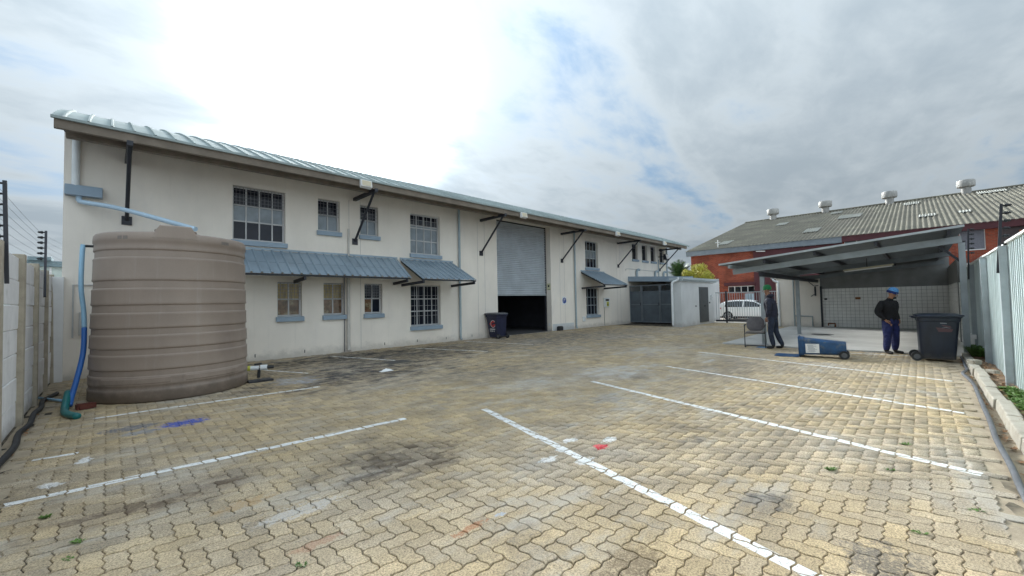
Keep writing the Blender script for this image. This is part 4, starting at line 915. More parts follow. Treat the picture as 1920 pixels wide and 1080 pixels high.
mb = MB()
for (xa, xb, za, zb_) in ((12.72,12.95,0.62,0.84),(12.72,12.86,1.42,1.50),(12.80,12.85,0.84,1.2)):
    mb.box(xa,xb,FYF+0.0015,FYF+0.004,za,zb_)
part('rust_patch', mb, rust_m, fc)
electric_fence('electric fence on black poles above the right sheet fence', [((9.8,-0.855,1.80),(9.8,-0.93,2.87)), ((15.35,-0.86,1.84),(15.35,-0.90,3.12)), ((18.15,-0.86,1.84),(18.15,-0.90,3.08))], [], (0,-1.0,0), wires=False)
kb = thing('kerb', 'row of weathered concrete kerb stones below the sheet fence', 'kerb', (9, -0.68, 0))
x_ = 1.2
while x_ < 14.1:
    L_ = 0.98; mb = MB(); jy = random.uniform(-0.012, 0.012); jz = random.uniform(-0.012, 0.010); a = random.uniform(-.012,.012)
    y0_, y1_ = -0.745+jy, -0.605+jy
    mb.hexa([(x_,y0_,-0.05),(x_+L_,y0_+a,-0.05),(x_+L_,y1_+a,-0.05),(x_,y1_,-0.05)], [(x_,y0_,0.125+jz),(x_+L_,y0_+a,0.125+jz),(x_+L_,y1_+a-0.015,0.125+jz),(x_,y1_-0.015,0.125+jz)])
    part('kerb_stone', mb, kerb_m, kb, bevel=0.015); x_ += 1.0
mb = MB(); nx, ny = 150, 6
mb.grid([[(1.0+13.6*i/nx, -0.74-0.40*j/ny, 0.085+0.02*math.sin(i*0.7)*math.sin(j*1.3)+random.uniform(-0.012,0.012)) for j in range(ny+1)] for i in range(nx+1)])
solo('soil_bed', mb, soil_m, kind='structure', base=(8,-0.9,0.05), smooth='all')
# dead leaves on the soil and along the kerb foot
mb = MB()
for k in range(520):
    if k < 330: c = Vector((random.uniform(4.5, 14.3), random.uniform(-0.93,-0.70), 0.115))
    elif k < 470: c = Vector((random.uniform(3.0, 13.6), -0.585+abs(random.gauss(0,0.03)), 0.012))
    else: c = Vector((-0.74+abs(random.gauss(0,0.04)), random.uniform(6.5, 11), 0.012))
    a = random.uniform(0, 2*PI); s_ = random.uniform(0.015, 0.045); ux = Vector((math.cos(a), math.sin(a), random.uniform(-.4,.4)))*s_; uy = Vector((-math.sin(a), math.cos(a), random.uniform(-.4,.4)))*s_*0.5
    mb.add([c-ux, c+uy, c+ux, c-uy], [(0,1,2,3)])
solo('leaf_litter', mb, dry_leaf, 'brown leaf litter and debris along the kerb', 'leaf litter', kind='stuff')
def leaf_tuft(mb, c, n, h, spread, w=0.012):
    for k in range(n):
        a = random.uniform(0, 2*PI); d = Vector((math.cos(a), math.sin(a), 0)); hh = h*random.uniform(0.5,1.1); sp = spread*random.uniform(0.4,1.1); sd_ = Vector((-d.y, d.x, 0))*w
        b0 = Vector(c)+d*0.006; m_ = b0+d*sp*0.5+Vector((0,0,hh*0.75)); e = b0+d*sp+Vector((0,0,hh*0.8))
        mb.add([b0-sd_*0.4, b0+sd_*0.4, m_+sd_, m_-sd_, e], [(0,1,2,3),(3,2,4)])
weeds = [((-0.31,4.55),30,0.045,0.09,'small green weed on the left pavers below the left end of the long line'), ((-0.13,3.92),26,0.035,0.08,'small green weed in the joints near the bottom left corner'), ((-0.16,3.70),16,0.02,0.06,'tiniest green weed at the far bottom left'),
         ((0.80,2.60),20,0.03,0.06,'small lone weed at the bottom edge left of the middle'), ((4.42,0.62),34,0.05,0.11,'largest weed tuft in the joints on the right, below the second slanted line'), ((4.75,0.25),18,0.03,0.08,'low weed beside the second slanted line, nearer the kerb'),
         ((5.65,0.18),22,0.04,0.10,'sparse grass tuft above the second slanted line near the kerb'), ((3.62,0.08),16,0.03,0.07,'small weed at the lower right of the paving'), ((4.25,-0.20),16,0.03,0.09,'grassy weed close to the black hose at the right edge')]
for (xy, n, h, sp, lb) in weeds:
    mb = MB(); leaf_tuft(mb, (xy[0], xy[1], -0.004), n, h*0.5, sp*0.4, 0.005); leaf_tuft(mb, (xy[0]+0.02, xy[1]-0.03, -0.004), n//2, h*0.6, sp*0.4, 0.006)
    solo('weed', mb, leaf_weed, lb, 'weed', 'weeds in the paving joints')
mb = MB()
for k in range(70): leaf_tuft(mb, (random.uniform(7.6, 9.3), random.uniform(-0.93,-0.77), 0.095), 14, 0.06, 0.07, 0.012)
for k in range(40): leaf_tuft(mb, (random.uniform(6.4, 8.0), random.uniform(-0.93,-0.80), 0.095), 12, 0.05, 0.07, 0.012)
solo('ground_cover', mb, leaf_weed, 'bright green weeds growing at the fence foot', 'weeds', kind='stuff')
mb = MB()
for k in range(30): leaf_tuft(mb, (random.uniform(13.4, 14.6), random.uniform(-0.93,-0.75), 0.095), 14, 0.22, 0.16, 0.02)
solo('weed_clump', mb, leaf_green, 'taller dark green weed clump behind the standing dark bin', 'weed')
def rock(c, s, m, label, name='stone', cat='stone'):
    bm = bmesh.new(); bmesh.ops.create_cube(bm, size=1.0); bmesh.ops.bevel(bm, geom=bm.edges[:], offset=0.12, segments=2, affect='EDGES')
    for v in bm.verts: v.co = Vector((v.co.x*s[0]*random.uniform(.9,1.1), v.co.y*s[1]*random.uniform(.9,1.1), (v.co.z+0.5)*s[2]*random.uniform(.9,1.05)))
    me = bpy.data.meshes.new(name); bm.to_mesh(me); bm.free(); me.materials.append(m); o = bpy.data.objects.new(name, me); C.objects.link(o); o.location = c; o.rotation_euler = (0,0,random.uniform(0,1)); tag(o, label, cat)
rock((11.9,-0.68,0.12), (0.20,0.14,0.09), kerb_m, 'loose pale brick lying on the kerb', 'loose_brick', 'brick'); rock((10.85,-0.82,0.10), (0.16,0.09,0.07), kerb_m, 'pale stone on the soil near the fence')
mb = MB(); mb.tube(bez([(14.0,-0.60,0.025),(13.2,-0.60,0.025),(12.4,-0.58,0.025),(11.7,-0.57,0.03),(11.2,-0.49,0.025),(10.6,-0.52,0.025),(9.84,-0.545,0.025),(8.27,-0.52,0.025),(7.2,-0.505,0.025),(6.32,-0.48,0.025),(5.44,-0.485,0.025),(4.67,-0.475,0.025),(3.6,-0.50,0.025)],8), 0.024, 8)
solo('drain_hose', mb, hose_grey, 'grey flexible hose snaking along the right kerb', 'hose', smooth='all')
mb = MB(); mb.tube(bez([(-0.76,5.6,0.03),(-0.73,6.3,0.03),(-0.70,7.0,0.03),(-0.74,7.7,0.03),(-0.70,8.2,0.035),(-0.72,8.9,0.05),(-0.70,9.5,0.03),(-0.73,10.2,0.03),(-0.62,10.9,0.03)],8), 0.030, 8)
solo('black_hose', mb, black_rubber, 'black hose lying at the foot of the left precast wall', 'hose', smooth='all')

# ------------------------------------------------------------------ water tank with hoses
TX, TY = 0.90, 9.80
tk = thing('water_tank', 'large taupe ribbed plastic rainwater tank on the left', 'water tank', (TX, TY, 0))
def tr(z): return 1.135-0.022*z
prof = [(0.02,0.0),(tr(0)-0.03,0.0),(tr(0),0.03)]
def band(z0, z1, d=0.016):
    return [(tr(z0-0.035),z0-0.035),(tr(z0)+0.005,z0-0.012),(tr(z0)-0.004,z0+0.004),(tr(z0)-d,z0+0.012),(tr(z1)-d,z1-0.012),(tr(z1)-0.002,z1-0.003),(tr(z1)+0.004,z1+0.012),(tr(z1+0.04),z1+0.04)]
for (a, b) in ((0.20,0.27),(0.41,0.52),(0.75,0.86),(1.07,1.19),(1.43,1.57),(1.83,1.97),(2.34,2.47)): prof += band(a, b, 0.016 if a > 0.3 else 0.010)
prof += [(tr(2.62)-0.004,2.585),(tr(2.62)+0.014,2.61),(tr(2.7)+0.016,2.66),(tr(2.7)+0.010,2.725),(tr(2.7)-0.012,2.755),(tr(2.7)-0.06,2.76),(tr(2.7)-0.11,2.735),(0.75,2.80),(0.35,2.88),(0.30,2.88),(0.02,2.88)]
mb = MB(); mb.lathe(prof, (TX,TY,0), 96, cap=False); part('body', mb, tank_m, tk, smooth=50)
mb = MB(); mb.lathe([(0.02,2.885),(0.29,2.885),(0.31,2.90),(0.31,2.935),(0.28,2.95),(0.02,2.96)], (TX,TY,0), 32, cap=False); part('lid', mb, tank_m, tk, smooth=40)
def arc_block(a0, a1, r0_, r1_, z0, z1, n=10, taper=0.05):
    mb = MB(); rows = []
    sec = lambda a, sh: [(r0_,z0),(r1_,z0),(r1_-0.01,z1-0.02),(r1_-0.03,z1),(r0_,z1)]
    P_ = []
    for k in range(n+1):
        q = k/n; a = a0+(a1-a0)*q; up = min(1.0, q/taper, (1-q)/taper); P_.append([(TX+r_*math.cos(a), TY+r_*math.sin(a), z0+(z_-z0)*up) for (r_, z_) in sec(a, 0)])
    mb.grid(P_); return mb
part('crown_block', arc_block(math.radians(248), math.radians(281), 0.84, 1.098, 2.66, 2.875, 24, 0.16), tank_m, tk, smooth=40)
for a in (math.radians(225), math.radians(229.5), math.radians(302), math.radians(306)):
    mb = MB(); c = Vector((TX+1.08*math.cos(a), TY+1.08*math.sin(a), 2.655)); M_ = Matrix.Translation(c) @ Matrix.Rotation(a, 4, 'Z'); mb.box(-0.01,0.012,-0.035,0.035,-0.028,0.028,M_); part('lifting_recess', mb, mat('tank_shadow_plastic',(0.20,0.17,0.15),0.6), tk)
mb = MB()
for (a0, a1) in ((math.radians(212),math.radians(262)), (math.radians(272),math.radians(318))):
    n = 24; rows = [[(TX+r_*math.cos(a0+(a1-a0)*k/n), TY+r_*math.sin(a0+(a1-a0)*k/n), z_) for (r_, z_) in ((tr(.1)-0.005,0.30),(tr(.3)+0.012,0.31),(tr(.3)+0.012,0.385),(tr(.3)-0.005,0.395))] for k in range(n+1)]
    mb.grid(rows)
part('moulded_band', mb, tank_m, tk, smooth=30)
# overflow elbow and hose on the left
t = thing('tank_hose', 'blue overflow hose dropping down the left side of the tank', 'hose', (-0.36, 10.0, 0))
mb = MB(); mb.tube([(TX-1.06,TY+0.28,2.60),(-0.30,10.12,2.60)], 0.022, 8); part('elbow', mb, black_plastic, t)
mb = MB(); mb.tube(bez([(-0.305,10.12,2.62),(-0.315,10.10,2.45),(-0.32,10.05,1.9),(-0.285,10.0,1.5),(-0.27,9.9,1.2)],8), 0.034, 10); part('upper_hose', mb, hose_pale, t, smooth='all')
mb = MB(); mb.tube(bez([(-0.27,9.9,1.2),(-0.275,9.75,0.8),(-0.33,9.55,0.42),(-0.38,9.3,0.15),(-0.39,9.15,0.06)],8), 0.036, 10); part('lower_hose', mb, hose_blue, t, smooth='all')
mb = MB(); mb.tube(bez([(-0.42,9.45,0.22),(-0.43,9.0,0.06),(-0.40,8.6,0.04),(-0.28,8.25,0.04)],8), 0.045, 10); part('hose_end', mb, hose_green, t, smooth='all')
mb = MB(); mb.tube([(-0.80,10.55,0.03),(-0.42,9.75,0.03)], 0.022, 8); solo('blue_pipe', mb, hose_pale, 'short pale blue pipe lying on the ground beside the tank hose', 'pipe', smooth='all')
rock((-0.22,9.0,0.0), (0.20,0.14,0.09), mat('red_clay',(0.12,0.035,0.025),0.9), 'dark red brick at the foot of the tank hose', 'loose_brick', 'brick')
t = thing('tank_tap', 'white and yellow outlet valve at the right foot of the tank', 'tap', (2.15, 9.6, 0.1))
mb = MB(); mb.tube([(1.98,9.62,0.26),(2.06,9.585,0.26)],0.05,10); part('collar', mb, sign_yellow, t, smooth=True)
mb = MB(); mb.tube([(2.06,9.585,0.26),(2.20,9.53,0.26)],0.045,10); mb.tube([(2.22,9.52,0.26),(2.33,9.475,0.26)],0.055,10); part('valve_body', mb, white_pipe, t, smooth=True)
mb = MB(); mb.tube([(2.12,9.56,0.33),(2.24,9.51,0.34)],0.02,6); mb.tube([(2.33,9.475,0.26),(2.44,9.43,0.26)],0.03,8); mb.tube([(2.20,9.53,0.25),(2.19,9.54,0.06)],0.03,8); part('handle', mb, black_plastic, t)
mb = MB(); mb.box(1.98,2.40,9.30,9.56,0.0,0.035); solo('drip_board', mb, steel_dark, 'dark flat board under the tank outlet valve', 'board')
# manhole and litter
t = thing('manhole_cover', 'dark rectangular manhole cover in the paving', 'manhole cover', (5.32, 9.6, 0))
mb = MB(); mb.box(4.98,5.66,9.32,9.88,0.0,0.007); part('frame', mb, MATS['fibre_cement_roof'], t)
mb = MB(); mb.box(5.02,5.62,9.36,9.84,0.0075,0.011); part('plate', mb, mat('cast_iron',(0.055,0.052,0.05),0.7,var=0.3,vscale=10), t)
P_ = []
for i in range(9):
    P_.append([(4.30+0.30*i/8, 8.44+0.14*j/5, 0.004+0.05*math.sin(PI*i/8)*math.sin(PI*j/5)*random.uniform(.6,1.3)) for j in range(6)])
mb = MB(); mb.grid(P_); solo('plastic_bag', mb, white_paint, 'crumpled white plastic bag on the dark paving', 'plastic bag', smooth='all')

# ------------------------------------------------------------------ wheelie bins
def rrect(wx, wy, r, n=4):
    pts = []
    for (sx, sy, a0) in ((1,1,0),(-1,1,90),(-1,-1,180),(1,-1,270)):
        for k in range(n+1):
            a = math.radians(a0+90*k/n); pts.append((sx*(wx/2-r)+r*math.cos(a), sy*(wy/2-r)+r*math.sin(a)))
    return pts
def wheelie_bin(name, label, loc, rot, bodym, lidm, wx=0.58, wyt=0.70, wyb=0.52, h=0.98, lid_open=False, wheel_r=0.10, cat='wheelie bin', axle=-0.06):
    """local: front towards +y, hinge and wheels at -y"""
    t = thing(name, label, cat, loc, world=False, rot=rot)
    def ring(z, s, ex=0.0):
        wy = wyb+(wyt-wyb)*s; cy = (wy-wyb)/2*0.75; ww = wx*(0.84+0.16*s)
        return [(p[0], p[1]+cy, z) for p in rrect(ww+ex, wy+ex, 0.055)]
    secs = [(0.05,0.0,-0.05),(0.06,0.0,0),(0.20,0.15,0),(0.5,0.5,0),(h-0.10,0.92,0),(h-0.09,0.93,0.035),(h-0.02,0.98,0.045),(h,1.0,0.085),(h+0.012,1.0,0.085)]
    R_ = [ring(h*0+z, s, e) for (z, s, e) in secs]; mb = MB(); n = len(R_[0])
    vs_ = [p for r_ in R_ for p in r_]; fs = [(i*n+k, i*n+(k+1) % n, (i+1)*n+(k+1) % n, (i+1)*n+k) for i in range(len(R_)-1) for k in range(n)]
    inner = [ring(h+0.012, 1.0, -0.02), ring(0.25, 0.2, -0.04)]; o_ = len(vs_); vs_ += inner[0]+inner[1]
    top = (len(R_)-1)*n
    fs += [(top+k, top+(k+1) % n, o_+(k+1) % n, o_+k) for k in range(n)]+[(o_+k, o_+(k+1) % n, o_+n+(k+1) % n, o_+n+k) for k in range(n)]
    fs += [tuple(range(n-1,-1,-1)), tuple(o_+n+k for k in range(n))]
    mb.add(vs_, fs); body = part('body', mb, bodym, t, smooth=35)
    yb_ = -wyb/2
    mb = MB(); mb.tube([(-wx*0.46,yb_+axle,wheel_r),(wx*0.46,yb_+axle,wheel_r)],0.015,8); part('axle', mb, steel_dark, t)
    for sx in (-1, 1):
        mb = MB(); x0_ = sx*wx*0.44; mb.lathe([(0.02,-0.025),(wheel_r*0.62,-0.03),(wheel_r*0.95,-0.032),(wheel_r,-0.02),(wheel_r,0.02),(wheel_r*0.95,0.032),(wheel_r*0.62,0.03),(0.02,0.025)], (x0_,yb_+axle,wheel_r), 20, 'x'); wl = part('wheel', mb, black_rubber, t, smooth=40)
        mb = MB(); mb.lathe([(0.015,-0.034),(wheel_r*0.55,-0.036),(wheel_r*0.55,0.036),(0.015,0.034)], (x0_,yb_+axle,wheel_r), 16, 'x'); part('hub', mb, hose_grey, wl, smooth=40)
    # handle at the hinge
    hy = (wyt-wyb)/2*0.75-wyt/2-0.045
    mb = MB(); mb.tube([(-wx*0.40,hy+0.02,h-0.02),(-wx*0.38,hy-0.055,h+0.0),(wx*0.38,hy-0.055,h+0.0),(wx*0.40,hy+0.02,h-0.02)],0.018,8); part('handle', mb, bodym, t, smooth=True)
    lid_c = (wyt-wyb)/2*0.75
    def lidmesh(th):
        mbl = MB(); M_ = Matrix.Translation((0, hy, h+0.02)) @ Matrix.Rotation(th, 4, 'X')
        P1 = [M_ @ Vector((p[0], p[1]+wyt/2+0.055, 0.0)) for p in rrect(wx+0.10, wyt+0.12, 0.06)]; P2 = [M_ @ Vector((p[0], p[1]+wyt/2+0.055, 0.028)) for p in rrect(wx+0.09, wyt+0.11, 0.06)]; P3 = [M_ @ Vector((p[0], p[1]+wyt/2+0.055, 0.055)) for p in rrect(wx-0.08, wyt-0.08, 0.06)]
        n_ = len(P1); mbl.add(P1+P2+P3, [tuple(range(n_-1,-1,-1)), tuple(2*n_+k for k in range(n_))]+[(i*n_+k, i*n_+(k+1) % n_, (i+1)*n_+(k+1) % n_, (i+1)*n_+k) for i in (0,1) for k in range(n_)])
        return mbl
    lid = part('lid', lidmesh(lid_open if lid_open else 0.0), lidm, t, smooth=30)
    return t, body
# navy bin beside the roller door: wheels towards the yard, emblem on its left face
bn1, body1 = wheelie_bin('wheelie_bin', 'navy wheelie bin with red emblem and white lettering beside the roller door', (11.55, 12.50, 0), (0,0,0.0), mat('deep_navy_plastic', (0.010,0.014,0.045), 0.45, var=0.2, vscale=6), hose_grey)
def side_quad(mb, pts, xs_=-1, wx=0.58):
    out_ = []
    for (y_, z_) in pts:
        s = max(0, (z_-0.06)/0.92); ww = wx*(0.84+0.16*min(1,s))/2+0.004; out_.append((xs_*ww, y_, z_))
    mb.ngon(out_)
em = MB(); cyE, czE = -0.02, 0.60
def arcp(r_, a0, a1, n=16): return [(cyE-r_*math.cos(math.radians(a0+(a1-a0)*k/n)), czE+r_*math.sin(math.radians(a0+(a1-a0)*k/n))) for k in range(n+1)]
for k in range(22):
    a0 = 35+k*13.5; a1 = a0+13.5
    (p0, p1), (q0, q1) = arcp(0.135,a0,a1,1), arcp(0.06,a0,a1,1); side_quad(em, [p0,p1,q1,q0])
side_quad(em, [(cyE-0.135,czE-0.005),(cyE-0.135,czE-0.05),(cyE-0.02,czE-0.05),(cyE-0.02,czE-0.005)]); side_quad(em, [(cyE+0.15,czE),(cyE+0.17,czE+0.05),(cyE+0.22,czE),(cyE+0.17,czE-0.05)])
part('emblem', em, emblem_red, body1)
em = MB()
for k in range(22):
    a0 = 35+k*13.5; a1 = a0+13.5
    (p0, p1), (q0, q1) = arcp(0.15,a0,a1,1), arcp(0.136,a0,a1,1); side_quad(em, [p0,p1,q1,q0])
part('emblem_outline', em, white_paint, body1)
em = MB()
for row, (zz_, n_) in enumerate(((0.355,10),(0.275,9))):
    y_ = 0.18
    for k in range(n_):
        w_ = random.uniform(0.022,0.034)
        if not (row == 1 and k in (2,6)): side_quad(em, [(y_,zz_),(y_-w_*0.35,zz_),(y_-w_*0.35,zz_+0.05),(y_,zz_+0.05)]); side_quad(em, [(y_-w_*0.35,zz_+0.035),(y_-w_*0.8,zz_+0.035),(y_-w_*0.8,zz_+0.05),(y_-w_*0.35,zz_+0.05)]); side_quad(em, [(y_-w_*0.55,zz_),(y_-w_*0.85,zz_),(y_-w_*0.85,zz_+0.033),(y_-w_*0.55,zz_+0.033)])
        y_ -= w_+0.004
part('lettering', em, white_paint, body1)
# dark bin on the right: hinge towards +Y (left in view)
bn2, body2 = wheelie_bin('wheelie_bin', 'large dark slate wheelie bin standing by the right kerb', (13.22, -0.20, 0), (0,0,PI+0.08), navy_plastic, navy_plastic, wyt=0.64, wyb=0.55)
em = MB(); side_quad(em, [(0.10,0.78),(0.22,0.75),(0.20,0.79),(0.06,0.82)], 1); side_quad(em, [(-0.02,0.76),(0.24,0.72),(0.22,0.66),(0.02,0.66)], 1); part('emblem', em, mat('faded_emblem',(0.10,0.05,0.06),0.6), body2)
em = MB(); side_quad(em, [(0.05,0.845),(0.15,0.84),(0.15,0.855),(0.05,0.86)], 1); side_quad(em, [(0.0,0.73),(0.14,0.755),(0.22,0.735),(0.14,0.765)], 1); part('scuff', em, mat('faded_white',(0.35,0.36,0.38),0.7), body2)
# blue bin lying on its back, mouth to +Y
bn3, body3 = wheelie_bin('wheelie_bin', 'blue wheelie bin lying on its back with lid open and white label', (12.78, 1.32, 0.335), (0,0,0), blue_plastic, blue_plastic, wx=0.46, wyt=0.40, wyb=0.29, h=0.96, lid_open=PI*0.97/2+0.03, wheel_r=0.10, axle=0.0)
# local +z -> world +Y, local +y -> world up
bn3.matrix_world = Matrix.Translation((12.45, 1.24, 0.245)) @ Matrix.Rotation(math.radians(6), 4, 'Z') @ Matrix.Rotation(math.radians(-1.5), 4, 'X') @ Matrix(((-1,0,0,0),(0,0,1,0),(0,1,0,0),(0,0,0,1)))
em = MB(); side_quad(em, [(-0.11,0.56),(0.11,0.56),(0.11,0.83),(-0.11,0.83)], 1, 0.46); lab3 = part('label', em, white_paint, body3)
em = MB()
for k in range(9):
    y_ = 0.09-k*0.021; z1_ = 0.80-random.uniform(0,0.03); s_ = 0.60+random.uniform(0,0.10)
    pts = [(y_,s_),(y_-0.010,s_),(y_-0.010,z1_),(y_,z1_)]
    em.ngon([(0.46*(0.84+0.16*((z_-0.06)/0.92))/2+0.007, yy, z_) for (yy, z_) in pts])
part('print', em, mat('grey_print',(0.32,0.34,0.38),0.7), lab3)

# ------------------------------------------------------------------ chair
ch = thing('office_chair', 'grey fabric cantilever visitor chair with black tube frame', 'chair', (13.80, 3.55, 0), PI+0.20, world=False)
# local: faces +x
def cushion(w_, d_, th, r_, bulge): 
    mb = MB(); n = 20; P1 = rrect(d_, w_, r_, 6); rows = []
    for (z_, s) in ((0,0.93),(th*0.25,1.0),(th*0.75,1.0),(th,0.94),(th+bulge*0.7,0.7),(th+bulge,0.35)): rows.append([(p[0]*s, p[1]*s, z_) for p in P1])
    n = len(P1); vs_ = [p for r in rows for p in r]; fs = [(i*n+k, i*n+(k+1) % n, (i+1)*n+(k+1) % n, (i+1)*n+k) for i in range(len(rows)-1) for k in range(n)]+[tuple(range(n-1,-1,-1)), tuple((len(rows)-1)*n+k for k in range(n))]
    mb.add(vs_, fs); return mb
mb = cushion(0.48,0.46,0.05,0.08,0.02); mb.v = [(p[0],p[1],p[2]+0.42) for p in mb.v]; part('seat', mb, mat('seat_fabric',(0.14,0.125,0.115),0.95,var=0.12,vscale=8), ch, smooth=40)
mb = cushion(0.47,0.42,0.035,0.15,0.015); M_ = Matrix.Translation((-0.235,0,0.68)) @ Matrix.Rotation(math.radians(80), 4, 'Y') ; mb.v = [tuple(M_ @ Vector(p)) for p in mb.v]; part('backrest', mb, chair_fabric, ch, smooth=40)
for sy_ in (-1, 1):
    y_ = sy_*0.26
    mb = MB(); mb.tube(bez([(-0.24,y_,0.66),(-0.22,y_,0.645),(0.0,y_,0.65),(0.18,y_,0.645),(0.235,y_,0.60),(0.24,y_,0.40),(0.24,y_,0.10),(0.215,y_,0.022),(0.10,y_,0.014),(-0.28,y_,0.014)],5), 0.012, 8); part('side_frame', mb, black_plastic, ch, smooth='all')
    mb = MB(); mb.tube(bez([(-0.15,y_,0.665),(0.05,y_,0.672),(0.20,y_,0.665),(0.235,y_,0.64)],4), 0.020, 8); part('armrest', mb, black_plastic, ch, smooth='all')
mb = MB(); mb.tube([(-0.28,-0.26,0.014),(-0.28,0.26,0.014)],0.012,8); mb.tube([(0.235,-0.26,0.43),(0.235,0.26,0.43)],0.012,8); mb.tube([(-0.2,-0.26,0.43),(-0.2,0.26,0.43)],0.012,8); part('cross_tube', mb, black_plastic, ch, smooth='all')
mb = MB(); mb.tube([(-0.22,0.10,0.43),(-0.25,0.10,0.62)],0.012,6); mb.tube([(-0.22,-0.10,0.43),(-0.25,-0.10,0.62)],0.012,6); part('back_support', mb, black_plastic, ch)
P_ = [[(13.62+0.34*i/6, 3.22+0.30*j/5, 0.006+0.012*random.random()) for j in range(6)] for i in range(7)]
mb = MB(); mb.grid(P_); solo('blue_patch', mb, mat('pale_blue_patch',(0.12,0.22,0.34),0.9,var=0.2), 'flat pale blue patch on the ground under the chair', 'patch', smooth='all')  # thin uneven pale blue sheet, no particular object

# ------------------------------------------------------------------ people
def skin_body(name, chains, zone, mats, parent, sub=2):
    """chains: list of lists of (x,y,z,rx,ry,zone); vertices at equal positions are shared"""
    verts = []; rad = []; edges = []; idx = {}; segs = []
    for chn in chains:
        prev = None
        for (x, y, z, rx, ry, zn) in chn:
            key = (round(x,4), round(y,4), round(z,4))
            if key not in idx: idx[key] = len(verts); verts.append((x,y,z)); rad.append((rx,ry))
            i = idx[key]
            if prev is not None and prev != i: edges.append((prev, i)); segs.append((Vector(verts[prev]), Vector(verts[i]), zn, sum(rad[prev])/2, sum(rad[i])/2))
            prev = i
    me = bpy.data.meshes.new(name); me.from_pydata(verts, edges, []); o = bpy.data.objects.new(name+'_tmp', me); C.objects.link(o)
    sk = o.modifiers.new('skin', 'SKIN'); sk.use_smooth_shade = True; sk.branch_smoothing = 0.3
    lay = me.skin_vertices[0].data if me.skin_vertices else None
    if lay is None:
        bpy.context.view_layer.objects.active = o; bpy.ops.object.modifier_remove(modifier='skin'); bpy.ops.object.modifier_add(type='SKIN'); lay = me.skin_vertices[0].data
    for i, r_ in enumerate(rad): lay[i].radius = r_
    lay[0].use_root = True
    ss = o.modifiers.new('sub', 'SUBSURF'); ss.levels = sub; ss.render_levels = sub
    dg = bpy.context.evaluated_depsgraph_get(); me2 = bpy.data.meshes.new_from_object(o.evaluated_get(dg)); me2.name = name
    bpy.data.objects.remove(o)
    me2.materials.clear()
    for m_ in mats: me2.materials.append(m_)
    mi = []
    for p in me2.polygons:
        c = p.center; best = 1e9; bz = 0
        for (a, b, zn, ra_, rb_) in segs:
            d = b-a; t_ = max(0, min(1, (c-a).dot(d)/max(d.length_squared,1e-9))); q = (c-(a+d*t_)).length-(ra_+(rb_-ra_)*t_)*0.9
            if q < best: best = q; bz = zn
        mi.append(zone(c, bz))
    me2.polygons.foreach_set('material_index', mi); me2.polygons.foreach_set('use_smooth', [True]*len(me2.polygons))
    o2 = bpy.data.objects.new(name, me2); C.objects.link(o2); o2.parent = parent; OFF[o2.name] = Vector((0,0,0)); return o2
# zones: 0 top, 1 trousers, 2 skin, 3 shoe
def finger_chains(wrist, dirv, palm_n, side, s=1.0):
    """five fingers: wrist -> palm -> fingers, dirv along the hand, side towards the thumb"""
    w_ = Vector(wrist); d = Vector(dirv).normalized(); sd_ = Vector(side).normalized(); pn_ = Vector(palm_n).normalized(); res = []
    pc = w_+d*0.06*s
    res.append([(*w_,0.024,0.028,2),(*pc,0.013,0.028,2)])
    for k, (off, L_) in enumerate(((0.030,0.072),(0.010,0.082),(-0.010,0.076),(-0.030,0.060))):
        b0 = w_+d*0.095*s+sd_*off*s; m1 = b0+d*L_*0.5*s+pn_*0.012; e = b0+d*L_*0.85*s+pn_*0.034
        res.append([(*pc,0.013,0.028,2),(*b0,0.0095,0.0095,2),(*m1,0.0085,0.0085,2),(*e,0.007,0.007,2)])
    t0 = w_+d*0.035*s+sd_*0.036*s+pn_*0.01; t1 = t0+d*0.035*s+sd_*0.018*s+pn_*0.012; t2 = t1+d*0.03*s+pn_*0.008
    res.append([(*pc,0.013,0.028,2),(*t0,0.011,0.011,2),(*t1,0.0095,0.0095,2),(*t2,0.008,0.008,2)])
    return res
